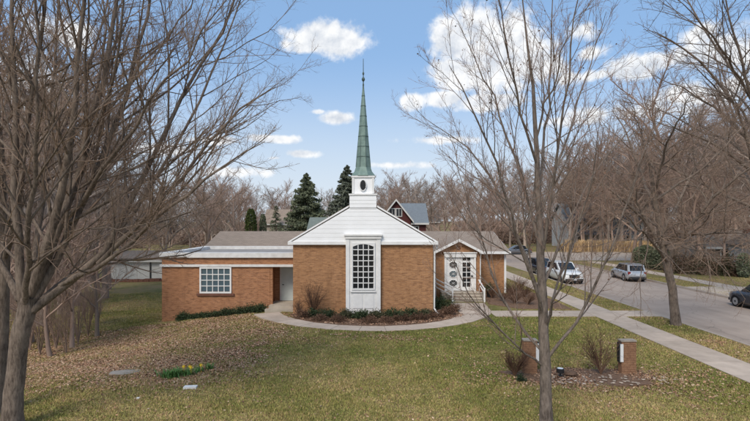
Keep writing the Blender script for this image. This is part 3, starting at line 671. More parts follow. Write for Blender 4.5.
def children(pts, rad, r, n, t0, t1, ang, ratio, Pn, trop, wig, rmin, rr=.6, minlen=.1, fall=.5, droop=None, keep=1.0):
    N, Pp, _ = pts.shape; L = np.linalg.norm(np.diff(pts, axis=1), axis=2).sum(1)
    pi = np.repeat(np.arange(N), n); M = len(pi)
    t = t0+(t1-t0)*((np.tile(np.arange(n), N)+r.random(M))/n)
    f = np.clip(t*(Pp-1), 0, Pp-1.001); i = f.astype(int); fr = (f-i)[:, None]
    p0 = pts[pi, i]*(1-fr)+pts[pi, i+1]*fr; tg = pts[pi, i+1]-pts[pi, i]; tg /= np.linalg.norm(tg, axis=1, keepdims=True)+1e-9
    rp = rad[pi, i]*(1-fr[:, 0])+rad[pi, i+1]*fr[:, 0]
    q = np.cross(tg, r.normal(size=(M, 3))); q /= np.linalg.norm(q, axis=1, keepdims=True)+1e-9
    q[:, 2] += .25; q -= tg*(q*tg).sum(1, keepdims=True); q /= np.linalg.norm(q, axis=1, keepdims=True)+1e-9
    a = (R(ang)*(1+.3*r.normal(size=M)))[:, None]
    d = tg*np.cos(a)+q*np.sin(a); ln = L[pi]*ratio*(1-fall*t)*(.6+.8*r.random(M))
    k = (ln > minlen) & (r.random(M) < keep)
    p0, d, ln, rp = p0[k], d[k], ln[k], rp[k]; M = len(p0)
    out = np.empty((M, Pn, 3)); out[:, 0] = p0
    for j in range(1, Pn):
        d = d+r.normal(size=(M, 3))*wig; d[:, 2] += trop; d /= np.linalg.norm(d, axis=1, keepdims=True)
        out[:, j] = out[:, j-1]+d*(ln/(Pn-1))[:, None]
    r0 = np.minimum(rp*rr, ln*.013+rmin); r0 = np.maximum(r0, rmin)
    rad2 = r0[:, None]*np.linspace(1, .38, Pn)[None]; return out, np.maximum(rad2, rmin*.55)
def resample(P_, rs, Pn, r, wob=.02):
    P_ = np.array(P_, float); rs = np.array(rs, float)
    if len(rs) != len(P_): rs = np.linspace(rs[0], rs[-1], len(P_))
    dd = np.r_[0, np.cumsum(np.linalg.norm(np.diff(P_, axis=0), axis=1))]; tt = np.linspace(0, dd[-1], Pn)
    # smooth (Catmull-like) by dense interpolation and averaging
    m_ = np.linspace(0, dd[-1], Pn*6); q = np.stack([np.interp(m_, dd, P_[:, i]) for i in range(3)], 1)
    ker = np.ones(7)/7; qs = np.stack([np.convolve(np.pad(q[:, i], 3, mode='edge'), ker, 'valid') for i in range(3)], 1); qs[0] = q[0]
    o_ = np.stack([np.interp(tt, m_, qs[:, i]) for i in range(3)], 1); o_[1:] += r.normal(size=(Pn-1, 3))*wob
    return o_, np.interp(tt, dd, rs)
def wood_tree(name, label, trunk, limbs, levels, bark, twig, seed, group=None, leafs=None, thick=1.0):
    """trunk = ([(x,y,z)...],[r...]); limbs = list of the same; levels = args of children()"""
    r = np.random.default_rng(seed); base = np.array(trunk[0][0], float)
    t_ = thing(name, label, 'tree', tuple(base), group=group)
    tp, tr = resample(trunk[0], trunk[1], 14, r, .012); tp -= base
    fl = 1+.3*np.exp(-np.arange(14)*1.1); v, f = tubes(tp[None], (tr*fl)[None], 14); link('trunk', mesh_np('trunk', v, f), bark, t_, True)
    LP, LR = [], []
    for (pp, rr_) in limbs:
        a_, b_ = resample(pp, rr_, 12, r, .035); a_ -= base; b_ = b_*thick; LP.append(a_); LR.append(b_)
        v, f = tubes(a_[None], b_[None], 9); link('limb', mesh_np('limb', v, f), bark, t_, True)
    cur = (np.array(LP), np.array(LR)); parts = []
    for i, lv in enumerate(levels):
        cur = children(cur[0], cur[1], r, **lv)
        ok = cur[0][:, :, 2].min(1) > .25; cur = (cur[0][ok], cur[1][ok])
        S = (6, 4, 3, 3, 3)[i]
        if i == 0: v, f = tubes(cur[0], cur[1], S); link('branches', mesh_np('branches', v, f), bark, t_)
        else: parts.append(tubes(cur[0], cur[1], S))
    v, f = join_np(parts); link('crown', mesh_np('crown', v, f), twig, t_)
    if leafs:
        c_ = cur[0][:, -1]; k_ = r.random(len(c_)) < leafs[0]
        link('dead_leaves', leaf_mesh('dead_leaves', c_[k_], np.zeros((k_.sum(), 3)), leafs[1], r, .7), leafs[2], t_)
    return t_
def pix(pts, rs): return ([P(*q) for q in pts], rs)

# --- big multi-stemmed tree on the left
D0 = 12.5
lt = pix([(12, 436, D0), (13, 400, D0), (17, 360, D0), (25, 315, D0), (30, 296, D0)], [.25, .22, .205, .21, .2])
lim = [pix([(24, 318, 12.5), (19, 250, 12.4), (16, 170, 12.3), (14, 90, 12.1), (12, 0, 11.9), (12, -160, 11.6)], [.16, .03]),
       pix([(28, 306, 12.5), (50, 235, 12.3), (66, 170, 12), (76, 100, 11.7), (83, 0, 11.4), (92, -190, 11)], [.17, .03]),
       pix([(30, 300, 12.5), (58, 240, 12.7), (82, 160, 12.9), (104, 70, 13.1), (118, 0, 13.3), (135, -170, 13.6)], [.19, .03]),
       pix([(32, 304, 12.5), (70, 232, 12.9), (108, 150, 13.4), (132, 78, 13.8), (150, 0, 14.2), (172, -130, 14.8)], [.15, .025]),
       pix([(30, 312, 12.5), (64, 284, 12.6), (98, 264, 12.8), (122, 220, 13.1), (150, 160, 13.5), (185, 92, 14), (228, 20, 14.5), (262, -70, 15)], [.17, .022]),
       pix([(98, 264, 12.8), (150, 214, 12.8), (190, 165, 12.9), (230, 120, 13), (262, 94, 13.2), (280, 86, 13.3)], [.09, .010]),
       pix([(60, 286, 12.6), (112, 258, 12.2), (160, 214, 11.9), (205, 178, 11.7), (240, 152, 11.5), (266, 138, 11.4)], [.085, .010]),
       pix([(110, 240, 13), (150, 190, 13.4), (190, 120, 13.8), (222, 50, 14.3), (245, -10, 14.7), (262, -60, 15)], [.075, .010]),
       pix([(64, 222, 12.8), (104, 168, 12.0), (150, 100, 11.4), (196, 40, 11), (240, -20, 10.8)], [.075, .010]),
       pix([(92, 130, 13.1), (140, 70, 13.4), (180, 20, 13.8), (215, -40, 14.2)], [.06, .012]),
       pix([(66, 232, 12.5), (90, 228, 12), (120, 229, 11.6), (158, 222, 11.2), (200, 208, 10.9)], [.032, .008]),
       pix([(45, 240, 12.4), (25, 205, 12.6), (8, 170, 12.9), (-20, 130, 13.2)], [.06, .015]),
       pix([(20, 300, 12.6), (-10, 240, 13), (-40, 150, 13.5), (-70, 40, 14)], [.13, .03]),
       pix([(26, 318, 12.5), (34, 270, 13.4), (46, 180, 14.6), (56, 60, 15.8), (60, -60, 16.5)], [.13, .025]),
       pix([(40, 300, 12.5), (85, 262, 13.6), (135, 232, 14.8), (185, 214, 15.8), (225, 200, 16.4)], [.07, .010]),
       pix([(26, 310, 12.5), (30, 240, 11.4), (36, 120, 10.3), (40, -40, 9.6)], [.11, .025])]
lv = [dict(n=16, t0=.12, t1=.96, ang=36, ratio=.35, Pn=6, trop=.10, wig=.10, rmin=.007, rr=.5, fall=.45),
      dict(n=8, t0=.12, t1=1, ang=40, ratio=.46, Pn=5, trop=.07, wig=.13, rmin=.0042, minlen=.12),
      dict(n=6, t0=.1, t1=1, ang=42, ratio=.5, Pn=4, trop=.05, wig=.16, rmin=.003, minlen=.10),
      dict(n=3, t0=.2, t1=1, ang=42, ratio=.55, Pn=3, trop=.04, wig=.15, rmin=.0022, minlen=.08)]
wood_tree('bare_tree', 'large grey bare tree with many stems fanning out from a low fork', lt, lim, lv, 'bark_grey', 'twig_grey', 11, thick=.72)
# a second trunk close behind it
lt2 = ([P(-8, 424, 13.6), P(-2, 350, 13.6), P(4, 270, 13.7), P(2, 200, 13.8), P(-4, 120, 13.9), P(-8, 0, 14), P(-10, -140, 14.2)], [.24, .03])
lim2 = [pix([(3, 262, 13.7), (20, 190, 13.2), (30, 90, 12.6), (48, -10, 12), (60, -100, 11.7)], [.09, .015]),
        pix([(2, 230, 13.8), (40, 180, 14.6), (70, 110, 15.4), (100, 30, 16), (120, -60, 16.5)], [.09, .015]),
        pix([(0, 130, 13.9), (35, 90, 13.3), (85, 70, 12.8), (130, 48, 12.4), (165, 38, 12)], [.05, .008]),
        pix([(-4, 84, 13.9), (40, 78, 13), (72, 62, 12.4), (110, 30, 12)], [.045, .008]),
        pix([(3, 300, 13.7), (-40, 220, 14.2), (-80, 120, 14.8)], [.1, .02]), pix([(-6, 60, 14), (-40, -20, 13.6), (-70, -90, 13.2)], [.06, .01])]
lv2 = [dict(lv[0], n=10), dict(lv[1], n=7), dict(lv[2], n=5), dict(lv[3], n=2)]
wood_tree('bare_tree', 'single stemmed bare tree leaning beside the large forked tree', lt2, lim2, lv2, 'bark_grey', 'twig_grey', 12)

# --- slim pale tree right of centre
ct = ([P(547, 439, 12), P(546, 410, 12), P(544, 340, 12), P(541, 260, 12), P(538, 180, 12), P(534, 100, 12), P(527, 45, 12), P(520, -20, 12)], [.145, .132, .12, .095, .066, .043, .026, .010])
cl = [pix([(545, 368, 12), (515, 344, 11.6), (488, 318, 11.3), (466, 288, 11), (450, 250, 10.8)], [.04, .008]),
      pix([(543, 352, 12), (517, 325, 12.3), (500, 294, 12.6), (484, 250, 12.9), (466, 190, 13.1), (448, 130, 13.2)], [.055, .008]),
      pix([(546, 360, 12), (566, 340, 11.9), (588, 305, 11.8), (606, 262, 11.7), (624, 212, 11.6), (642, 160, 11.5), (655, 120, 11.5)], [.062, .009]),
      pix([(543, 318, 12), (528, 270, 11.5), (508, 200, 11), (486, 140, 10.6), (462, 90, 10.4), (448, 62, 10.3)], [.058, .008]),
      pix([(542, 300, 12), (520, 240, 12.6), (496, 185, 13.2), (470, 150, 13.7), (440, 128, 14), (420, 112, 14.2)], [.05, .007]),
      pix([(541, 290, 12), (560, 240, 12.4), (584, 190, 12.8), (612, 150, 13.1), (640, 122, 13.3), (662, 95, 13.4)], [.055, .008]),
      pix([(541, 262, 12), (552, 200, 11.6), (560, 140, 11.2), (567, 80, 10.9), (576, 10, 10.7), (582, -40, 10.6)], [.055, .009]),
      pix([(540, 250, 12), (525, 190, 12.3), (510, 140, 12.5), (494, 96, 12.7), (476, 58, 12.8), (455, 20, 12.9)], [.055, .008]),
      pix([(539, 220, 12), (556, 165, 12.4), (576, 108, 12.8), (592, 60, 13.1), (606, 10, 13.3)], [.05, .008]),
      pix([(538, 200, 12), (545, 130, 12.8), (550, 70, 13.4), (552, 0, 13.8), (556, -50, 14)], [.05, .008]),
      pix([(537, 165, 12), (520, 110, 11.5), (508, 60, 11.2), (497, 0, 11), (490, -50, 10.9)], [.045, .007]),
      pix([(536, 140, 12), (552, 90, 11.6), (563, 50, 11.4), (580, 0, 11.2)], [.038, .006]),
      pix([(544, 335, 12), (556, 290, 12.8), (576, 235, 13.6), (596, 190, 14.2), (622, 150, 14.7)], [.05, .007]),
      pix([(544, 330, 12), (560, 290, 11.2), (574, 240, 10.6), (592, 180, 10.1), (600, 130, 9.8)], [.042, .007])]
clv = [dict(n=13, t0=.15, t1=.98, ang=30, ratio=.38, Pn=5, trop=.10, wig=.08, rmin=.006, rr=.5),
       dict(n=7, t0=.15, t1=1, ang=34, ratio=.44, Pn=4, trop=.07, wig=.12, rmin=.0035, minlen=.1),
       dict(n=5, t0=.15, t1=1, ang=36, ratio=.5, Pn=3, trop=.05, wig=.14, rmin=.0026, minlen=.07),
       dict(n=2, t0=.2, t1=1, ang=38, ratio=.55, Pn=3, trop=.05, wig=.14, rmin=.0022, minlen=.06)]
wood_tree('bare_tree', 'slim pale grey bare tree with upswept branches beside the brick sign piers', ct, cl, clv, 'bark_pale', 'twig_pale', 21, leafs=(.07, .045, 'shrub_brown'), thick=.72)

# --- street tree on the verge
vt = ([(15.05, 25, g(14.5, 25)-.1), P(675, 312, 25), P(672, 285, 25), P(665, 255, 25), P(660, 228, 25), P(655, 200, 24.8), P(650, 165, 24.5)], [.215, .20, .19, .18, .15, .11, .075])
vl = [pix([(668, 262, 25), (690, 225, 24), (715, 195, 23), (745, 170, 22), (785, 150, 21)], [.14, .03]),
      pix([(664, 250, 25), (640, 215, 24.5), (612, 190, 24), (585, 172, 23.6), (560, 165, 23)], [.12, .02]),
      pix([(662, 235, 25), (685, 190, 26.5), (705, 150, 28), (725, 115, 29)], [.12, .02]),
      pix([(658, 218, 25), (640, 170, 26), (625, 130, 27), (610, 108, 28)], [.11, .02]),
      pix([(654, 195, 24.8), (665, 150, 23), (680, 118, 21.5), (692, 92, 20.5)], [.1, .015]),
      pix([(650, 168, 24.5), (640, 130, 24), (630, 98, 23.6)], [.08, .012]),
      pix([(668, 262, 25), (650, 240, 22.5), (635, 225, 20), (625, 215, 18.5)], [.1, .015]),
      pix([(664, 245, 25), (695, 235, 22), (730, 232, 20), (760, 238, 18.5)], [.1, .012]),
      pix([(666, 250, 25), (700, 245, 26), (730, 232, 27), (765, 222, 28)], [.09, .012]),
      pix([(660, 228, 25), (630, 205, 27), (600, 196, 29), (575, 190, 31)], [.09, .012]),
      pix([(655, 200, 24.8), (700, 170, 24.5), (740, 130, 24), (775, 95, 24)], [.09, .012])]
vlv = [dict(n=13, t0=.15, t1=.98, ang=48, ratio=.42, Pn=6, trop=-.01, wig=.16, rmin=.012, rr=.55),
       dict(n=8, t0=.1, t1=1, ang=46, ratio=.5, Pn=5, trop=-.05, wig=.18, rmin=.0075, minlen=.2),
       dict(n=6, t0=.1, t1=1, ang=44, ratio=.55, Pn=4, trop=-.08, wig=.18, rmin=.005, minlen=.15),
       dict(n=3, t0=.2, t1=1, ang=42, ratio=.6, Pn=3, trop=-.06, wig=.18, rmin=.004, minlen=.12)]
wood_tree('bare_tree', 'dark leaning bare street tree with drooping twigs on the verge', vt, vl, vlv, 'bark_grey', 'twig_grey', 31, thick=.72)
# --- big dark tree across the street
dt = ([(25.6, 33, -.1), (25.6, 33, 3), (25.5, 33, 6.5), (25.4, 33, 9.5), (25.2, 33, 13), (25, 33, 17)], [.42, .36, .33, .26, .15, .04])
dl = []
rd_ = np.random.default_rng(4)
for k in range(15):
    a = k*2.4+.5; z0 = 5.2+k*.62; ln = 10.0-.42*k; ux, uy = math.cos(a), math.sin(a); up = .45+.045*k
    dl.append(([(25.5-.03*k, 33.0, z0)]+[(25.5+ux*ln*q*(1-.1*q), 33.0+uy*ln*q, z0+ln*up*(q**.85)+rd_.normal()*.15) for q in (.25, .5, .75, 1)], [.17-.006*k, .02]))
dl += [pix([(758, 165, 33), (735, 105, 32.6), (702, 62, 32), (668, 38, 31.4), (640, 28, 31)], [.16, .02]), pix([(758, 150, 33), (722, 112, 33.5), (684, 88, 34), (648, 74, 34.4)], [.14, .018]), pix([(757, 120, 33), (742, 62, 32), (727, 8, 31.2), (716, -50, 30.6)], [.15, .02]),
       pix([(758, 175, 33), (718, 146, 31.5), (676, 128, 30), (640, 116, 29)], [.14, .018]), pix([(757, 105, 33), (712, 40, 34), (680, -10, 35), (660, -50, 36)], [.12, .018]), pix([(757, 110, 33), (730, 60, 30), (700, 20, 28), (672, -6, 26.5)], [.12, .018])]
dlv = [dict(n=10, t0=.18, t1=.98, ang=42, ratio=.42, Pn=6, trop=.05, wig=.16, rmin=.014, rr=.55),
       dict(n=7, t0=.12, t1=1, ang=44, ratio=.46, Pn=5, trop=.02, wig=.18, rmin=.0085, minlen=.2),
       dict(n=5, t0=.1, t1=1, ang=44, ratio=.5, Pn=4, trop=.02, wig=.18, rmin=.006, minlen=.15)]
wood_tree('bare_tree', 'tall dark bare oak across the street with spreading crooked limbs', dt, dl, dlv, 'bark_grey', 'twig_dark', 41, thick=.72)

# --- background bare trees: a few kinds, each then copied
def proto_tree(seed, h, spread, bark, twig, rmin, label, ang0, up, n1=12, leafs=None, dens=1.25):
    r = np.random.default_rng(seed)
    tr_ = ([(0, 0, -.2), (r.normal()*.1, r.normal()*.1, h*.2), (r.normal()*.3, r.normal()*.3, h*.5), (r.normal()*.5, r.normal()*.5, h*.8), (r.normal()*.6, r.normal()*.6, h)], [.015*h, .013*h, .009*h, .005*h, .0015*h])
    tp = np.array(tr_[0]); lm = []
    for k in range(n1):
        q = .2+.7*k/n1; zz = h*q; a = k*2.4+r.normal()*.3; ln = spread*(1-.55*(q-.2))*(.8+.4*r.random())
        bx, by = np.interp(zz, tp[:, 2], tp[:, 0]), np.interp(zz, tp[:, 2], tp[:, 1])
        lm.append(([(bx+math.cos(a)*ln*s, by+math.sin(a)*ln*s, zz+ln*up*s**(.8)+r.normal()*.02*ln*(s > 0)) for s in (0, .3, .6, 1)], [.0085*h*(1-.5*q), .002*h]))
    lvv = [dict(n=int(8*dens), t0=.2, t1=1, ang=ang0, ratio=.45, Pn=5, trop=.05, wig=.14, rmin=rmin*2, rr=.6),
           dict(n=int(7*dens), t0=.1, t1=1, ang=ang0, ratio=.5, Pn=4, trop=.04, wig=.16, rmin=rmin*1.3, minlen=.2),
           dict(n=5, t0=.1, t1=1, ang=ang0, ratio=.55, Pn=3, trop=.03, wig=.16, rmin=rmin, minlen=.15)]
    return wood_tree('bare_tree', label, tr_, lm, lvv, bark, twig, seed+100, leafs=leafs)
protos = [proto_tree(1, 12, 4.6, 'wood_a', 'wood_a', .008, '-', 40, .9), proto_tree(2, 14, 4.2, 'wood_b', 'wood_b', .009, '-', 36, 1.2, 13),
          proto_tree(3, 10, 4.4, 'wood_b', 'wood_b', .007, '-', 44, .7, 12, dens=1.35), proto_tree(6, 13, 5.0, 'wood_a', 'wood_a', .009, '-', 42, .8, 13, leafs=(.10, .11, 'shrub_brown'))]
used = [False]*len(protos)
KIND = ('broad greyish', 'tall upright reddish', 'low spreading reddish', 'broad dead leaf clinging')
def bare(k, x, y, s, rz, label, group):
    label = KIND[k]+' '+label
    if not used[k]:
        o_ = protos[k]; used[k] = True; o_.location = (x, y, g(x, y)); o_.rotation_euler = (0, 0, rz); o_.scale = (s, s, s); o_['label'] = label; o_['group'] = group
        return o_
    return dup(protos[k], (x, y, g(x, y)), rz, s, label, group)
rb = random.Random(12)
# left side, behind the big tree
GL = 'bare trees behind the large forked tree'
for (px, D, k, s) in [(72, 24, 2, .62), (97, 27, 0, .55), (50, 22, 2, .6), (30, 26, 3, .8), (-10, 24, 1, .8), (60, 34, 0, .85), (-40, 34, 3, 1.0), (15, 40, 1, .95), (100, 46, 2, 1.0), (-90, 46, 0, 1.1)]:
    bare(k, (px-HX)*D/F, D, s, rb.uniform(0, 6.3), 'bare tree in the thicket behind the large forked tree', GL)
for (px, D, k, s) in [(-25, 32, 1, 1.3), (10, 36, 1, 1.35), (40, 30, 0, 1.35), (75, 38, 1, 1.3), (105, 42, 3, 1.3), (55, 44, 1, 1.5), (-5, 48, 0, 1.6), (108, 50, 1, 1.25), (25, 55, 3, 1.6), (90, 56, 1, 1.5)]:
    bare(k, (px-HX)*D/F, D, s, rb.uniform(0, 6.3), 'bare tree in the thicket behind the large forked tree', GL)
GC = 'bare trees behind the church'
for (px, D, k, s) in [(165, 56, 0, 1.05), (205, 62, 1, .95), (235, 70, 2, 1.15), (120, 64, 3, 1.0), (70, 70, 1, 1.1), (20, 75, 0, 1.2), (150, 88, 2, 1.2), (190, 96, 3, 1.1), (240, 105, 1, .9), (285, 110, 2, 1.1), (225, 84, 0, .85),
                      (255, 125, 1, .85), (300, 130, 0, .9), (330, 120, 3, .9), (100, 100, 1, 1.2), (50, 110, 3, 1.2), (-20, 90, 2, 1.4), (-60, 70, 0, 1.2)]:
    bare(k, (px-HX)*D/F, D, s, rb.uniform(0, 6.3), 'far bare tree behind the flat roofed wing', GC)
for (px, D, k, s) in [(372, 112, 0, 1.0), (388, 98, 2, 1.15), (402, 120, 1, 1.05), (418, 105, 3, 1.0), (432, 92, 0, .95), (446, 84, 2, 1.2), (452, 110, 1, 1.1), (466, 70, 0, .9), (478, 95, 3, 1.05), (490, 78, 1, .95), (395, 140, 1, 1.2),
                      (425, 135, 0, 1.2), (460, 130, 2, 1.3), (500, 118, 1, 1.2), (482, 62, 2, .85), (510, 100, 0, 1.15)]:
    bare(k, (px-HX)*D/F, D, s, rb.uniform(0, 6.3), 'bare tree in the wood behind the shingled rear roof', GC)
GR = 'bare trees along and beyond the street'
for (px, D, k, s) in [(525, 98, 3, 1.15), (540, 120, 2, 1.3), (560, 105, 1, 1.2), (570, 90, 3, 1.25), (590, 110, 0, 1.4), (605, 96, 1, 1.3), (622, 88, 3, 1.35), (640, 100, 2, 1.5), (655, 92, 0, 1.45), (668, 105, 1, 1.4), (690, 62, 3, 1.1), (720, 66, 0, 1.2), (745, 60, 1, 1.1), (775, 64, 2, 1.3),
                      (700, 90, 1, 1.4), (735, 95, 3, 1.5), (680, 58, 2, 1.1), (640, 60.5, 0, .95), (760, 48, 0, 1.0), (800, 52, 3, 1.1), (550, 150, 0, 1.5), (600, 150, 1, 1.6), (650, 140, 3, 1.6), (705, 50, 2, .9), (580, 135, 2, 1.5), (518, 140, 3, 1.3)]:
    x_ = (px-HX)*D/F
    if RX0-1 < x_ < RX1+1: x_ = RX1+1.5
    bare(k, x_, D, s*1.12, rb.uniform(0, 6.3), 'bare tree beyond the far kerb of the street', GR)

for (px, D, k, s_) in [(583, 89.5, 2, 1.2), (600, 91, 0, 1.25), (614, 88, 2, 1.3), (630, 90, 3, 1.2), (645, 89, 1, 1.35), (572, 93, 1, 1.3), (608, 93, 3, 1.1), (668, 70, 3, 1.2), (700, 49, 1, .9), (722, 48.5, 2, .9)]:
    x_ = (px-HX)*D/F
    if CY0-1 < D < CY1+1: D = 87.5
    bare(k, x_, D, s_, rb.uniform(0, 6.3), 'bare tree beyond the far kerb of the street', GR)
GF = 'bare trees of the far wood'
for k_ in range(26):
    px = rb.uniform(110, 300) if k_ % 2 else rb.uniform(385, 520); D = rb.uniform(100, 140); x_ = (px-HX)*D/F
    if x_ > RX0-3 or (-24 < x_ < -15 and D < 106): continue
    bare(rb.randrange(4), x_, D, rb.uniform(.9, 1.15), rb.uniform(0, 6.3), 'bare tree in the wood behind the shingled rear roof' if px > 380 else 'far bare tree behind the flat roofed wing', GC)
for k_ in range(58):
    px = -60+k_*15+rb.uniform(-6, 6); D = rb.uniform(150, 210)
    bare(rb.randrange(4), (px-HX)*D/F, D, rb.uniform(1.15, 1.5)*(1.15 if px > 500 else 1), rb.uniform(0, 6.3), 'bare tree in the far wood along the skyline', GF)
for k_ in range(80):
    px = rb.uniform(560, 820); D = rb.uniform(54, 110); x_ = (px-HX)*D/F
    if x_ < RX1+2.5 or CY0-2 < D < CY1+1.5 or (36 < x_ < 54 and 93 < D < 108) or (33 < x_ < 49 and D < 62): continue
    bare(rb.randrange(4), x_, D, rb.uniform(1.1, 1.45)*(1.15 if px > 610 else .95), rb.uniform(0, 6.3), 'bare tree beyond the far kerb of the street', GR)
# --- evergreens
def conifer(label, loc, h, w, mat, seed, n=11000):
    r = np.random.default_rng(seed); t_ = thing('spruce_tree', label, 'tree', loc)
    v, f = tubes(np.array([[[0, 0, -.2], [0, 0, h*.5], [0, 0, h*.98]]]), np.array([[.02*h, .012*h, .003*h]]), 8); link('trunk', mesh_np('trunk', v, f), 'bark_dark', t_)
    cs, ns = [], []; nbr = int(h*15)
    for k in range(nbr):
        q = (k+r.random())/nbr; q = q**.85; z = h*(.05+.94*q); L = w*(1-q)**.72*(.72+.5*r.random())+.15; a = r.random()*6.283
        m_ = int(n/nbr*(.4+1.3*(1-q))); s = r.random(m_)**.6; dx, dy = math.cos(a), math.sin(a)
        lat = r.normal(size=m_)*.16*L*(s*.8+.25); zz = z-.34*L*s+.22*L*s*s+r.normal(size=m_)*.05*L-np.abs(lat)*.25
        cs.append(np.stack([dx*L*s-dy*lat, dy*L*s+dx*lat, zz], 1)); ns.append(np.tile([dx*.8, dy*.8, -.3], (m_, 1)))
    c = np.concatenate(cs); nn_ = np.concatenate(ns); c[:, 2] = np.maximum(c[:, 2], .2)
    link('crown', leaf_mesh('crown', c, nn_, .030*h, r, .38), mat, t_); return t_
conifer('full dark green spruce standing behind the church roof', (P(306, 0, 78)[0], 78, -.3), 13.0, 4.6, 'needles', 1, 30000)
conifer('blue green spruce standing just behind the copper spire', (P(347, 0, 84)[0], 84, 0), 14.6, 4.6, 'needles_blue', 2, 24000)
conifer('small dark fir beyond the rear roof near the columnar evergreens', (P(276, 0, 96)[0], 96, 0), 8.2, 2.0, 'needles', 3, 4000)
def blob(name, label, cat, loc, rx, ry, h, mat, seed, n=2500, size=.09, stems=5, stem_mat='bark_dark', shape='dome', asp=.5, up=.0, group=None):
    r = np.random.default_rng(seed); t_ = thing(name, label, cat, loc, group=group)
    ncl = 26; cc = r.normal(size=(ncl, 3)); cc /= np.linalg.norm(cc, axis=1, keepdims=True); cc[:, 2] = np.abs(cc[:, 2]) if shape == 'dome' else cc[:, 2]
    cc *= (.45+.42*r.random((ncl, 1))); pk = r.integers(0, ncl, n); c = cc[pk]+r.normal(size=(n, 3))*.2
    if shape == 'column': c[:, 2] = (r.random(n)*2-1); rad_ = np.sqrt(np.clip(1-np.abs(c[:, 2]*.96)**3.2, .02, 1))*(.6+.4*r.random(n)); a = r.random(n)*6.283; c[:, 0] = np.cos(a)*rad_; c[:, 1] = np.sin(a)*rad_
    nn_ = c.copy(); nn_[:, 2] += up
    c = c*[rx, ry, h if shape == 'dome' else h/2]
    if shape != 'dome': c[:, 2] += h/2
    c[:, 2] = np.abs(c[:, 2])+.02
    link('foliage', leaf_mesh('foliage', c, nn_, size, r, asp), mat, t_)
    sp_ = np.zeros((stems, 3, 3)); a = r.random(stems)*6.283; sp_[:, 1, 0] = np.cos(a)*rx*.3; sp_[:, 1, 1] = np.sin(a)*ry*.3; sp_[:, 1, 2] = h*.4; sp_[:, 2, 0] = np.cos(a)*rx*.65; sp_[:, 2, 1] = np.sin(a)*ry*.65; sp_[:, 2, 2] = h*.75; sp_[:, 0, 2] = -.05
    v, f = tubes(sp_, np.tile([.02, .014, .006], (stems, 1))*max(.5, h/1.2), 5); link('stem', mesh_np('stem', v, f), stem_mat, t_)
    return t_
blob('columnar_evergreen', 'bright green columnar evergreen rising behind the rear roof', 'tree', (P(251, 0, 60)[0], 60, -1), .75, .75, 7.6, 'arborvitae', 5, 5000, .22, shape='column', up=1.2)
blob('columnar_evergreen', 'narrow dark columnar evergreen next to the bright green one', 'tree', (P(263, 0, 62)[0], 62, -1), .5, .5, 7.0, 'needles', 6, 3000, .2, shape='column', up=1.2)
# shrubs of the front bed
for i, (px, D, rx, h, m_, lab) in enumerate([(312, 27.1, .55, .42, 'shrub_green', 'low dark green shrub under the brick left of the white panel'), (328, 26.9, .6, .45, 'shrub_green', 'low dark green shrub against the foot of the white panel'),
        (345, 26.6, .55, .38, 'shrub_olive', 'olive shrub below the white window panel'), (360, 26.5, .6, .46, 'shrub_green', 'green shrub centred below the tall window'), (378, 26.7, .55, .4, 'shrub_olive', 'olive shrub beneath the panel edge by the brick'),
        (393, 26.8, .65, .48, 'shrub_green', 'spreading green shrub in front of the right brick bay'), (411, 27.0, .6, .45, 'shrub_green', 'green shrub in the bed before the brick corner'), (425, 27.1, .5, .38, 'shrub_olive', 'olive shrub next to the downspout'),
        (443, 29.4, .72, .8, 'shrub_green', 'rounded dark green shrub beneath the white handrail')]):
    x_ = (px-HX)*D/F; blob('shrub', lab, 'shrub', (x_, D, .03), rx, rx*.8, h, m_, 50+i, 1500, .085, group='evergreen shrubs of the front bed')
for i, (px, D, rx, h) in enumerate([(303, 26.7, .5, .5), (320, 26.0, .5, .34), (338, 25.7, .5, .32), (368, 25.5, .6, .34), (386, 25.5, .5, .3), (402, 25.9, .5, .36), (420, 26.2, .55, .36), (436, 26.8, .55, .42), (448, 27.6, .5, .45), (455, 28.6, .45, .4)]):
    blob('dormant_shrub', 'low brown dormant shrub at the edge of the curved walk', 'shrub', ((px-HX)*D/F, D, .03), rx, rx*.8, h, 'shrub_brown', 80+i, 900, .07, group='brown dormant shrubs along the front walk')
def twiggy(label, loc, h, w, seed, mat='shrub_brown', n=16, name='bare_shrub'):
    r = np.random.default_rng(seed); t_ = thing(name, label, 'shrub', loc)
    a = r.random(n)*6.283; pt = np.zeros((n, 5, 3)); s = np.linspace(0, 1, 5)[None, :]
    sp_ = w*(.4+.6*r.random(n))[:, None]; pt[:, :, 0] = np.cos(a)[:, None]*sp_*s**1.3; pt[:, :, 1] = np.sin(a)[:, None]*sp_*s**1.3; pt[:, :, 2] = s*h*(.6+.4*r.random(n))[:, None]-.03
    rad = np.tile(np.linspace(.016, .005, 5), (n, 1)); v, f = tubes(pt, rad, 5); link('stem', mesh_np('stem', v, f), mat, t_)
    c1 = children(pt, rad, r, 7, .25, 1, 38, .45, 4, .05, .14, .004); c2 = children(c1[0], c1[1], r, 5, .2, 1, 40, .5, 3, .03, .15, .003, minlen=.05)
    v, f = join_np([tubes(*c1, 3), tubes(*c2, 3)]); link('twigs', mesh_np('twigs', v, f), mat, t_); return t_
twiggy('tall reddish bare shrub against the brick by the alcove', ((313-HX)*27.5/F, 27.45, .03), 1.75, .75, 61, n=26)
twiggy('pale purple blooming bare shrub at the brick corner', ((299-HX)*27.6/F, 27.3, .03), .9, .35, 62, n=14)
twiggy('vase shaped bare shrub between the brick sign piers', ((601-HX)*16.9/F, 16.9, .03), 1.45, .7, 63, n=20)
twiggy('rounded reddish bare shrub beside the capped sign pier', ((515-HX)*16.7/F, 16.7, .03), .85, .55, 64, n=34)
blob('shrub', 'small green tuft at the foot of the reddish sign shrub', 'shrub', ((520-HX)*16.3/F, 16.2, .02), .16, .16, .22, 'shrub_green', 65, 350, .06)
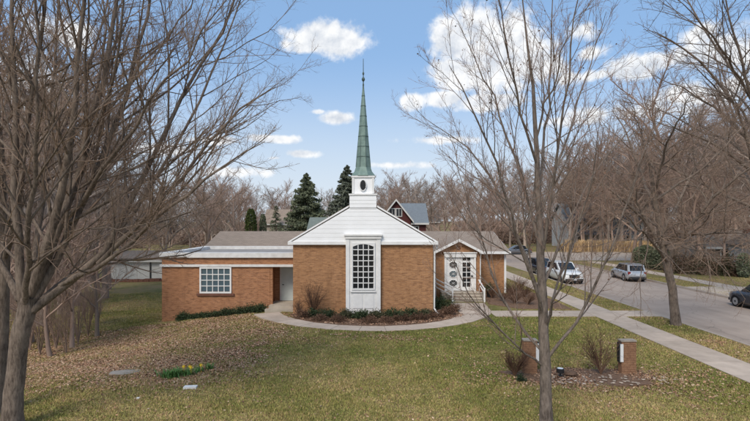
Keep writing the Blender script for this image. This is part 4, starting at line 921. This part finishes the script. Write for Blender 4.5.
for i, (px, D, h) in enumerate([(492, 33.5, 1.0), (503, 32.2, .9), (515, 31.3, .9), (528, 31.0, .8), (512, 35.0, 1.0), (524, 34.0, .9), (520, 37, 1.0)]):
    twiggy('tangled brown bare shrub in the bed beside the porch wing', ((px-HX)*D/F, D, .02), h, .75, 70+i, n=22)['group'] = 'bare shrubs beside the porch'
# low evergreens along the left wing
for i, (px, rx, h) in enumerate([(260, .5, .5), (250, .6, .5), (238, .6, .42), (226, .6, .38), (214, .6, .34), (203, .55, .3), (193, .45, .26), (182, .4, .48)]):
    D = 29.0; x_ = (px-HX)*D/F
    blob('low_evergreen', 'low spreading evergreen along the foot of the flat roofed wing', 'shrub', (x_, D, g(x_, D)), rx, .42, h, 'shrub_green', 110+i, 1300, .08, group='evergreens along the wing')
# planted pots by the porch
p_ = pot('terracotta coloured pot on the porch landing', 7.02, 33.2, 'terracotta', .62, .13, 'shrub_green'); p_.location.z = .45
p_ = pot('grey pot standing in the bed beside the porch', 7.75, 33.9, 'pot_grey', .55, .2, 'shrub_green')
r = np.random.default_rng(9); c = r.normal(size=(300, 3))*[.14, .14, .14]+[0, 0, .68]
link('foliage', leaf_mesh('foliage', c, c*0+[0, 0, .4], .12, r), 'shrub_olive', p_)

# --- sign piers, daffodils and small ground things
def pier(label, x, y, w, h, mat, sx):
    t_ = thing('brick_pier', label, 'brick pier', (x, y, 0), world=True)
    link('shaft', MB().box(x-w/2, x+w/2, y-.12, y+.12, -.2, h), mat, t_)
    link('cap', MB().box(x-w/2-.015, x+w/2+.015, y-.15, y+.14, h, h+.045), 'stone_flat', t_)
    link('mounting_rail', MB().box(x+sx*w/2-.05, x+sx*w/2+.05, y-.16, y-.122, .42, h-.08), 'white', t_)
    link('rail_backing', MB().box(x+sx*(w/2+.03)-.04, x+sx*(w/2+.03)+.04, y-.118, y+.06, .4, h-.04), 'trim_dark', t_)
    for k in range(15):                                        # brick courses, proud of the joints
        z = .02+k*.076
        if z+.07 > h: break
        for j in range(3):
            xo = x-w/2+(j-(.5 if k % 2 else 0))*w/2.5; xa, xb = max(xo, x-w/2), min(xo+w/2.5-.012, x+w/2)
            if xb-xa > .03: link('brick', MB().box(xa, xb, y-.129-.003*random.random(), y-.12, z, z+.064), mat, t_)
mk('brick_pier_a', (.33, .185, .105), (.21, .11, .066), 7, .9, .2, bump=.3)
pier('square brick sign pier at the end of the bed near the sidewalk', 8.62, 17.1, .5, 1.1, 'brick_pier_a', -1)
pier('square brick sign pier behind the slim pale tree trunk', 5.28, 17.1, .46, 1.12, 'brick_pier_a', 1)
fl_ = thing('ground_floodlight', 'black round floodlight on the ground between the sign piers', 'floodlight', (6.15, 16.6, .03))
link('housing', MB().lathe([(.05, 0), (.07, .02), (.07, .05), (.03, .06), (.03, .12), (.12, .14), (.13, .26), (.1, .28)], n=14), 'black', fl_); link('lens', MB().lathe([(.098, .275), (.098, .285)], n=14), 'lamp_clear', fl_)
rs_ = np.random.default_rng(17)
def rock_mesh(seed, flat=.5):
    r = np.random.default_rng(seed); m_ = MB().lathe([(.3, -.5), (.8, -.35), (1, 0), (.75, .4), (.3, .55)], n=8)
    m_.v = [(a_*(1+r.normal()*.14), b_*(1+r.normal()*.14), c_*flat*(1+r.normal()*.15)) for a_, b_, c_ in m_.v]; me = m_.mesh('rock'); me.materials.append(MATS['stone_pale']); return me
rms = [rock_mesh(s) for s in range(4)]
for k in range(75):
    a = rs_.random()*6.283; q = math.sqrt(rs_.random()); x_, y_ = 7.5+2.3*q*math.cos(a), 16.25+.55*q*math.sin(a)
    o = link('bed_stone', rms[k % 4]); o.location = (x_, y_, .045); s = .025+.035*rs_.random(); o.scale = (s*1.3, s, s); o.rotation_euler = (0, 0, rs_.random()*6.3)
    tag(o, 'pale fieldstone lying in the mulch of the sign bed', 'stone', 'stones in the sign bed')
o = link('boulder', rock_mesh(33, .6)); o.data.materials.clear(); o.data.materials.append(MATS['mulch']); o.location = (6.55, 16.75, .1); o.scale = (.26, .2, .26); tag(o, 'dark boulder in the sign bed next to the floodlight', 'boulder')
gx_, gy_ = G0(125, 371); o = link('stepping_stone', MB().plan([(-.45, -.22), (.1, -.3), (.5, -.05), (.42, .3), (-.1, .26), (-.5, .1)], 0, .06), 'stone_flat'); o.location = (gx_, gy_, g(gx_, gy_)+.0); tag(o, 'flat grey stone slab lying in the leaf litter', 'stone')
gx_, gy_ = G0(190, 387); o = link('paving_block', MB().plan([(-.19, -.1), (.2, -.11), (.22, .08), (-.17, .1)], 0, .07), 'paper'); o.location = (gx_, gy_, g(gx_, gy_)); o.rotation_euler = (0, 0, .15); tag(o, 'small white block lying in the grass before the daffodils', 'block')
gx_, gy_ = G0(138, 399); o = link('litter_scrap', MB().plan([(-.04, -.03), (.04, -.04), (.05, .03), (-.03, .04)], 0, .05), 'paper'); o.location = (gx_, gy_, g(gx_, gy_)); tag(o, 'tiny white scrap of litter on the lawn', 'litter')
def daffs(label, px, py, w, n, flowers, seed, h=.3):
    r = np.random.default_rng(seed); x_, y_ = G0(px, py); t_ = thing('daffodil_clump', label, 'flowers', (x_, y_, g(x_, y_)))
    p0 = np.stack([r.normal(size=n)*w, r.normal(size=n)*w*.75, np.zeros(n)], 1); an = r.random(n)*6.283; ln = h*(.45+.6*r.random(n)); tl = .3+.7*r.random(n)
    p1 = p0+np.stack([np.cos(an)*tl*ln*.5, np.sin(an)*tl*ln*.5, ln*.7], 1); p2 = p0+np.stack([np.cos(an)*tl*ln*1.3, np.sin(an)*tl*ln*1.3, ln*.95], 1)
    sd_ = np.stack([-np.sin(an), np.cos(an), 0*an], 1)*.012
    v = np.stack([p0-sd_, p0+sd_, p1+sd_, p1-sd_, p2], 1); i = np.arange(n)[:, None]*5
    link('leaves', mesh_np('leaves', v, np.concatenate([i+[0, 1, 2], i+[0, 2, 3], i+[3, 2, 4]])), 'daffodil_leaf', t_)
    for k in range(flowers):
        fm = MB(); q = Vector((r.normal()*w*.8, r.normal()*w*.4, h*(.9+.3*r.random())))
        fm.tube([(q.x, q.y, 0), (q.x, q.y, q.z)], .006, 4)
        for m_ in range(6):
            a = m_*math.pi/3; fm.add([q, q+Vector((math.cos(a-.4)*.04, -.01, math.sin(a-.4)*.04)), q+Vector((math.cos(a)*.075, -.015, math.sin(a)*.075)), q+Vector((math.cos(a+.4)*.04, -.01, math.sin(a+.4)*.04))], [(0, 1, 2, 3)])
        fm.tube([q, q+Vector((0, -.06, .01))], [.018, .03], 7); link('flower', fm, 'daffodil_petal', t_)
daffs('leafy green daffodil clump without flowers', 172, 376, .17, 200, 0, 1, .3)
daffs('daffodil clump with yellow flowers open', 186, 374, .12, 80, 3, 2, .3)
daffs('sparse daffodil clump at the litter edge of the bed', 199, 371, .1, 45, 1, 3, .28)
daffs('tiny daffodil clump apart from the flowering one', 210, 369, .06, 40, 0, 4, .24)

# ------------------------------------------------------------------ houses
def house(name, label, x0, x1, y0, y1, z0, ze, zr, wall, roof, axis='x', wins=(), over=.4):
    t_ = thing(name, label, 'house', ((x0+x1)/2, (y0+y1)/2, z0), world=True)
    if axis == 'x':
        ym = (y0+y1)/2; w_ = MB().add([(x0, y0, z0), (x0, y1, z0), (x0, y1, ze), (x0, ym, zr-.15), (x0, y0, ze), (x1, y0, z0), (x1, y1, z0), (x1, y1, ze), (x1, ym, zr-.15), (x1, y0, ze)], [(4,3,2,1,0),(5,6,7,8,9),(0,5,9,4),(2,7,6,1),(4,9,8,3),(3,8,7,2)])
        rf = MB(); k = (zr-ze)/(ym-y0)
        for ys_, ya in ((y0-over, 1), (y1+over, -1)):
            vs = [(x0-over, ys_, ze-k*over), (x1+over, ys_, ze-k*over), (x1+over, ym, zr), (x0-over, ym, zr)]; vs += [(p[0], p[1], p[2]+.16) for p in vs]
            rf.add(vs, [(0,3,2,1),(4,5,6,7),(0,1,5,4),(2,3,7,6),(1,2,6,5),(3,0,4,7)])
    else:
        xm = (x0+x1)/2; w_ = MB().prism([(x0, z0), (x1, z0), (x1, ze), (xm, zr-.15), (x0, ze)], y0, y1)
        rf = MB(); k = (zr-ze)/(xm-x0)
        for e_ in (x0-over, x1+over):
            q = [(e_, ze-k*over), (xm, zr), (xm, zr+.16), (e_, ze-k*over+.16)]; rf.prism(q if e_ < xm else [q[1], q[0], q[3], q[2]], y0-over, y1+over)
    link('wall', w_, wall, t_); rfo = link('roof', rf, roof, t_)
    if axis == 'y':
        xm = (x0+x1)/2
        for e_ in (x0-over, x1+over):
            kk = (zr-ze)/(xm-x0); q = [(e_, ze-kk*over-.08), (xm, zr-.1), (xm, zr+.2), (e_, ze-kk*over+.2)]
            link('rake_board', MB().prism(q if e_ < xm else [q[1], q[0], q[3], q[2]], y0-over-.08, y0-over-.001), 'house_white', rfo)
    else: link('fascia', MB().box(x0-over, x1+over, y0-over-.05, y0-over-.002, ze-k*over-.05, ze-k*over+.18), 'house_white', rfo)
    for (xa, xb, za, zb) in wins:
        f_ = link('window', MB().box(xa-.1, xb+.1, y0-.06, y0+.02, za-.1, zb+.1), 'house_white', t_)
        link('pane', MB().box(xa, (xa+xb)/2-.03, y0-.075, y0-.061, za, zb).box((xa+xb)/2+.03, xb, y0-.075, y0-.061, za, zb), 'glass_dark', f_)
    return t_
# dark red house
house('house', 'dark red house with white trimmed gable and grey roof behind the church', .9, 5.0, 70, 78, 0, 5.5, 8.1, 'red_siding', 'shingle_grey', 'y', [(2.05, 2.75, 5.9, 6.9), (3.0, 3.7, 5.9, 6.9)])
house('house', 'grey roofed dark red wing adjoining the white trimmed gable house', 3.0, 7.2, 70.6, 79, 0, 5.0, 7.7, 'red_siding', 'shingle_grey', 'x', [(5.3, 6.1, 3.2, 4.4)])
house('house', 'green roofed bungalow half hidden behind the church gable', -8.6, -3.4, 66, 72, -.8, 4.0, 5.55, 'house_tan', 'shingle_green', 'x')
house('house', 'tan house with a pinkish brown roof behind the columnar evergreens', -21.5, -17.5, 98, 104, 0, 4.8, 7.4, 'house_tan', 'shingle_brown', 'x', [(-22, -21, 2, 3.2), (-19, -18, 2, 3.2)])
h_ = house('garage', 'long low white garage beyond the sloping side lawn', -32.5, -24.5, 60, 67, -1.9, .42, 1.3, 'house_white', 'shingle_brown', 'x', over=.35)
h_['category'] = 'garage'
link('downspout', MB().box(-27.0, -26.85, 59.9, 59.99, -1.9, .3), 'trim_dark', h_)
# low stone edging before the garage
t_ = thing('stone_edging', 'low reddish stone edging in front of the white garage', 'wall', (-30, 57.5, -1.9), world=True)
for k in range(26): link('stone', MB().box(-37+k*.62, -37+k*.62+.58, 57.2, 57.7, -2.1, -1.45+random.uniform(-.06, .06)), 'chimney_brick', t_)
# far side of the street
h_ = house('house', 'low grey ranch house with a broad brick chimney across the street', 34.5, 47, 52, 60, 0, 2.5, 4.0, 'house_tan', 'shingle_brown', 'x', [(36, 37.6, 1, 2.1), (39.4, 40.6, 1, 2.1)])
link('chimney', MB().box(38.2, 39.3, 51.4, 51.99, 0, 5.0).box(38.15, 39.35, 51.35, 52.4, 5.0, 5.12), 'chimney_brick', h_)
house('house', 'white gabled house beside the brick chimney house', 36.2, 44, 47.0, 51.2, 0, 2.9, 4.6, 'house_white', 'shingle_dark', 'y', [(37.2, 38.2, 1, 2.2)])
h_ = house('house', 'large white trimmed grey house behind the golden hedge', 37.5, 52.5, 97, 106, 0, 5.4, 8.6, 'house_white', 'shingle_grey', 'x', [(39+i*2.3, 40.1+i*2.3, zz, zz+1.5) for i in range(6) for zz in (.9, 3.6)])
link('porch_roof', MB().add([(38, 94.5, 2.7), (50, 94.5, 2.7), (50, 96.99, 3.3), (38, 96.99, 3.3), (38, 94.5, 2.55), (50, 94.5, 2.55), (50, 96.99, 3.1), (38, 96.99, 3.1)], [(0,1,2,3),(7,6,5,4),(4,5,1,0),(3,2,6,7),(1,5,6,2),(4,0,3,7)]), 'shingle_grey', h_)
for i in range(6): link('porch_post', MB().box(38.2+i*2.3, 38.4+i*2.3, 94.7, 94.9, 0, 2.56), 'house_white', h_)
house('house', 'tan house with dark roof far down the street', 8, 17, 132, 142, 0, 5, 8, 'house_tan', 'shingle_dark', 'x', [(9, 10.2, 1, 2.4), (12, 13.2, 1, 2.4)])
# golden hedge: clumps of tall dry grass
rh = np.random.default_rng(77)
def dry_clump(seed):
    r = np.random.default_rng(seed); n = 520; p0 = np.stack([r.normal(size=n)*.3, r.normal(size=n)*.28, 0*np.arange(n)], 1); an = r.random(n)*6.283; ln = 1.2+.9*r.random(n); tl = .12+.35*r.random(n)
    p1 = p0+np.stack([np.cos(an)*tl*.3, np.sin(an)*tl*.3, ln*.6], 1); p2 = p0+np.stack([np.cos(an)*tl*1.2, np.sin(an)*tl*1.2, ln], 1); sd_ = np.stack([-np.sin(an), np.cos(an), 0*an], 1)*.03
    v = np.stack([p0-sd_, p0+sd_, p1+sd_*1.4, p1-sd_*1.4, p2], 1); i = np.arange(n)[:, None]*5
    me = mesh_np('blades', v, np.concatenate([i+[0, 1, 2], i+[0, 2, 3], i+[3, 2, 4]])); me.materials.append(MATS['dry_grass']); return me
dms = [dry_clump(s) for s in range(3)]
for k in range(48):
    o = link('dry_grass_clump', dms[k % 3]); x_ = 32.5+k*.30; o.location = (x_, 85.9+rh.normal()*.8+.03*(x_-36)**2*.1, 0); o.rotation_euler = (0, 0, rh.random()*6.3); q_ = .6+.6*rh.random(); o.scale = (q_*1.2, q_*1.2, .5+.55*rh.random())
    tag(o, 'golden clump of tall dry grass in the row along the side street', 'ornamental grass', 'tall dry grasses along the side street')
# evergreens and hedge before the ranch house
for i, (px, D, rx, h) in enumerate([(640, 57, .8, 2.2), (646, 55, .9, 2.5), (653, 54, 1.0, 2.1), (661, 53, .9, 2.4)]):
    x_ = (px-HX)*D/F; blob('evergreen_bush', 'dark green cone shaped evergreen at the corner of the far lawn', 'shrub', (x_, D, 0), rx, rx, h, 'needles', 140+i, 2200, .2, shape='column', up=.8, group='evergreens at the far lawn corner')
for i in range(11):
    D = 50-.7*i*.4; px = 672+i*6.2; x_ = (px-HX)*D/F
    blob('hedge_shrub', 'dark brown leafless hedge shrub in front of the ranch house', 'shrub', (x_, D, 0), 1.0, .9, 1.9+.4*rh.random(), ('shrub_brown', 'shrub_olive')[i % 2], 160+i, 1500, .16, group='hedge before the ranch house', asp=.3)
blob('evergreen_bush', 'deep green upright evergreen beside the brick chimney', 'shrub', ((744-HX)*46/F, 46, 0), .6, .6, 2.2, 'needles', 190, 2000, .18, shape='column', up=.8)

# ------------------------------------------------------------------ vehicles
def vehicle(name, label, cat, loc, rz, paint_, L, Wd, H, kind='suv'):
    """built along +x (front), origin under the middle"""
    t_ = thing(name, label, cat, loc, rz); h = Wd/2
    if kind == 'suv': belt, hood, hx, wx, rx_, tail = .60*H, .56*H, .27*L, .12*L, -.33*L, -.47*L
    elif kind == 'truck': belt, hood, hx, wx, rx_, tail = .62*H, .60*H, .22*L, .08*L, -.40*L, -.46*L
    else: belt, hood, hx, wx, rx_, tail = .60*H, .56*H, .24*L, .07*L, -.20*L, -.36*L
    gc = .15*H
    # lower body: stations (x, half width, z bottom, z top)
    S = [(-.5*L, .80*h, .30*H, .46*H), (-.485*L, .90*h, .20*H, belt*.93), (-.44*L, .97*h, gc, belt*.985), (-.3*L, h, gc, belt), (0, h, gc, belt), (.2*L, h, gc, belt*.985), (hx+.02*L, .985*h, gc, hood+.02*H), (.40*L, .95*h, gc, hood*.97), (.465*L, .88*h, gc+.02, hood*.88), (.495*L, .76*h, .2*H, hood*.66), (.5*L, .7*h, .24*H, hood*.55)]
    bm_ = MB(); prof = []
    for (x_, hw, zb, zt_) in S:
        dz = zt_-zb
        prof.append([(x_, -hw*.90, zb), (x_, -hw*.98, zb+dz*.22), (x_, -hw, zb+dz*.5), (x_, -hw*.97, zb+dz*.82), (x_, -hw*.90, zt_), (x_, -hw*.4, zt_+.015), (x_, hw*.4, zt_+.015), (x_, hw*.90, zt_), (x_, hw*.97, zb+dz*.82), (x_, hw, zb+dz*.5), (x_, hw*.98, zb+dz*.22), (x_, hw*.90, zb)])
    vs = [p for q in prof for p in q]; m_ = 12
    fs = [(i*m_+k, i*m_+(k+1) % m_, (i+1)*m_+(k+1) % m_, (i+1)*m_+k) for i in range(len(S)-1) for k in range(m_)]
    fs = [f[::-1] for f in fs]+[tuple(range(m_-1, -1, -1))[::-1], tuple(range((len(S)-1)*m_, len(S)*m_))[::-1]]
    bm_.add(vs, fs); body = link('body', bm_, paint_, t_, True)
    # cabin
    cb = MB(); zt_ = H; b0 = belt-.02
    if kind == 'sedan': st_ = [(tail, .80, b0), (rx_-.04*L, .74, zt_*.97), (-.05*L, .74, zt_), (wx-.06*L, .73, zt_*.98), (hx, .80, b0)]
    else: st_ = [(tail, .86, b0), (tail+.05*L, .78, zt_*.95), (rx_+.08*L, .77, zt_), (wx-.06*L, .75, zt_*.985), (hx, .82, b0)]
    top = []; 
    for (x_, f_, z_) in st_: top.append((x_, -h*f_, z_)); top.append((x_, h*f_, z_))
    base_ = [(st_[0][0], -h*.9, b0), (st_[0][0], h*.9, b0), (st_[-1][0], -h*.9, b0), (st_[-1][0], h*.9, b0)]
    n_ = len(st_)
    cb.add(top, [(2*i, 2*i+2, 2*i+3, 2*i+1) for i in range(n_-1)]+[tuple(2*i for i in range(n_)), tuple(2*i+1 for i in range(n_-1, -1, -1))])
    link('cabin', cb, paint_, t_)
    def quad(name_, pts, mat, par=t_):
        a, b_, c_, d_ = [Vector(p) for p in pts]; nrm = (b_-a).cross(d_-a).normalized()*.012
        q = MB().add([a+nrm, b_+nrm, c_+nrm, d_+nrm, a-nrm, b_-nrm, c_-nrm, d_-nrm], [(0,1,2,3),(7,6,5,4),(4,5,1,0),(3,2,6,7),(1,5,6,2),(4,0,3,7)]); return link(name_, q, mat, par)
    lerp = lambda a, b_, k: tuple(a[i]+(b_[i]-a[i])*k for i in range(3))
    def inset(a, b_, c_, d_, u0, u1, v0, v1): # a,b bottom; d,c top
        f_ = lambda u, v: lerp(lerp(a, b_, u), lerp(d_, c_, u), v); return [f_(u0, v0), f_(u1, v0), f_(u1, v1), f_(u0, v1)]
    quad('windshield', inset(top[2*n_-2], top[2*n_-1], top[2*n_-3], top[2*n_-4], .06, .94, .08, .93), 'glass_car')
    quad('rear_window', inset(top[1], top[0], top[2], top[3], .09, .91, .12, .93), 'glass_car')
    xs_ = [tail+.075*L, rx_+.10*L, wx-.19*L, wx-.075*L, hx-.07*L]
    for s_ in (-1, 1):
        for (xa, xb, xat, xbt) in ((hx-.065*L, wx-.155*L, wx-.075*L, wx-.16*L), (wx-.175*L, rx_+.09*L, wx-.175*L, rx_+.10*L), (rx_+.075*L, tail+.045*L, rx_+.085*L, tail+.085*L)):
            if kind == 'truck' and xa == rx_+.075*L: pass
            z_a, z_b = b0+.05, zt_*.935
            fa = .885; fb = .79
            q = [(xa, s_*h*fa, z_a), (xb, s_*h*fa, z_a), (xbt, s_*h*fb, z_b), (xat, s_*h*fb, z_b)]
            if s_ > 0: pass
            else: q = [q[1], q[0], q[3], q[2]]
            quad('side_window', q, 'glass_car')
        link('mirror', MB().box(wx-.0, wx+.1, s_*(h+.02), s_*(h+.18), belt+.02, belt+.16) if s_ > 0 else MB().box(wx, wx+.1, -h-.18, -h-.02, belt+.02, belt+.16), paint_, t_)
        link('headlight', MB().box(.455*L, .487*L, min(s_*h*.52, s_*h*.84), max(s_*h*.52, s_*h*.84), hood*.66, hood*.84), 'lamp_clear', t_)
        link('tail_light', MB().box(-.497*L, -.46*L, min(s_*h*.66, s_*h*.90), max(s_*h*.66, s_*h*.90), belt*.72, belt*.95), 'lamp_red', t_)
        for xw in (.315*L, -.30*L):
            rw_ = .205*H if kind != 'sedan' else .215*H
            wh = link('wheel', MB().tube([(xw, s_*(h-.21), rw_), (xw, s_*(h+.005), rw_)], rw_*.98, 20), 'tyre', t_)
            link('rim', MB().tube([(xw, s_*(h+.006), rw_), (xw, s_*(h+.018), rw_)], rw_*.66, 16), 'rim', wh)
            link('hub', MB().tube([(xw, s_*(h+.019), rw_), (xw, s_*(h+.026), rw_)], rw_*.2, 10), 'trim_dark', wh)
            link('wheel_arch', MB().tube([(xw+math.cos(a)*rw_*1.14, s_*(h-.015), rw_+math.sin(a)*rw_*1.14) for a in np.linspace(-.3, math.pi+.3, 14)], .035, 5), 'trim_dark', t_)
            for hx_ in (wx-.16*L, rx_+.12*L): pass
        for hx_ in (wx-.15*L, rx_+.14*L): link('door_handle', MB().box(hx_, hx_+.14, min(s_*(h-.02), s_*(h+.015)), max(s_*(h-.02), s_*(h+.015)), belt*.84, belt*.88), 'trim_dark', t_)
    link('grille', MB().box(.48*L, .503*L, -h*.46, h*.46, hood*.5, hood*.78), 'trim_dark', t_)
    link('bumper', MB().box(.47*L, .512*L, -h*.78, h*.78, .18*H, .27*H), 'trim_dark', t_)
    link('bumper', MB().box(-.512*L, -.47*L, -h*.84, h*.84, .17*H, .29*H), 'trim_dark', t_)
    link('licence_plate', MB().box(-.508*L, -.495*L, -.16, .16, belt*.60, belt*.74), 'plate', t_)
    link('licence_plate', MB().box(.512*L, .518*L, -.16, .16, .2*H, .27*H), 'plate', t_)
    link('underbody', MB().box(-.46*L, .46*L, -h*.85, h*.85, gc*.75, gc+.05), 'trim_dark', t_)
    return t_
RZ = -.118
vehicle('parked_car', 'silver hatchback parked at the far kerb with its tail toward the church lawn', 'car', (23.05, 45.6, RZ), R(90-6), 'paint_silver', 4.3, 1.7, 1.52)
vehicle('parked_car', 'white pickup shaped car facing the church from the near kerb', 'car', (16.7, 44.2, RZ), R(-90), 'paint_white', 4.7, 1.85, 1.72, 'truck')
vehicle('parked_car', 'dark car parked behind the white one at the near kerb', 'car', (16.8, 50.6, RZ), R(-90), 'paint_dark', 4.5, 1.8, 1.55, 'suv')
vehicle('parked_car', 'dark blue sport utility car at the far kerb by the driveway apron', 'car', (23.3, 29.6, RZ), R(90), 'paint_dark', 4.6, 1.85, 1.7)
vehicle('crossing_car', 'grey sedan seen from the side where the streets cross', 'car', (22.6, 80, RZ), R(180), 'paint_grey', 4.5, 1.8, 1.45, 'sedan')
# thicket of saplings under the big tree
for i, (px, D, h, w) in enumerate([(40, 22.5, 3.4, 1.0), (56, 24, 3.8, 1.1), (66, 22.5, 3.0, .9), (78, 25, 3.6, 1.0), (88, 27, 3.2, .9), (30, 24, 4.2, 1.2), (48, 27, 4.4, 1.2), (70, 29, 4.2, 1.2), (20, 27, 4.6, 1.2), (5, 25, 4.2, 1.2), (-20, 27, 4.6, 1.3), (98, 30.5, 2.6, .8), (34, 31, 4.6, 1.4), (84, 33, 3.6, 1.2)]):
    x_ = (px-HX)*D/F; o = twiggy('many stemmed bare sapling in the thicket under the large forked tree', (x_, D, g(x_, D)), h, w, 200+i, ('twig_grey', 'wood_b')[i % 2], 15, 'sapling')
    o['group'] = 'saplings in the thicket'; o['category'] = 'tree'

# brushy understorey at the edge of the far wood
bp_ = blob('brush_thicket', 'brown brushy thicket at the foot of the far wood', 'shrub', (-70, 140, -1.8), 4.5, 2.5, 3.4, 'wood_b', 300, 5000, .5, asp=.16, group='thickets along the far wood')
for k in range(110):
    D = rb.uniform(112, 150) if k < 46 else rb.uniform(160, 230); px = -70+(k*20 if k < 46 else (k-46)*14.5)+rb.uniform(-6, 6); x_ = (px-HX)*D/F
    if RX0-4 < x_ < RX1+5: continue
    dup(bp_, (x_, D, g(x_, D)), rb.uniform(-.5, .5)+(math.pi if k % 2 else 0), rb.uniform(.9, 1.5)*(1.5 if k >= 46 else 1))
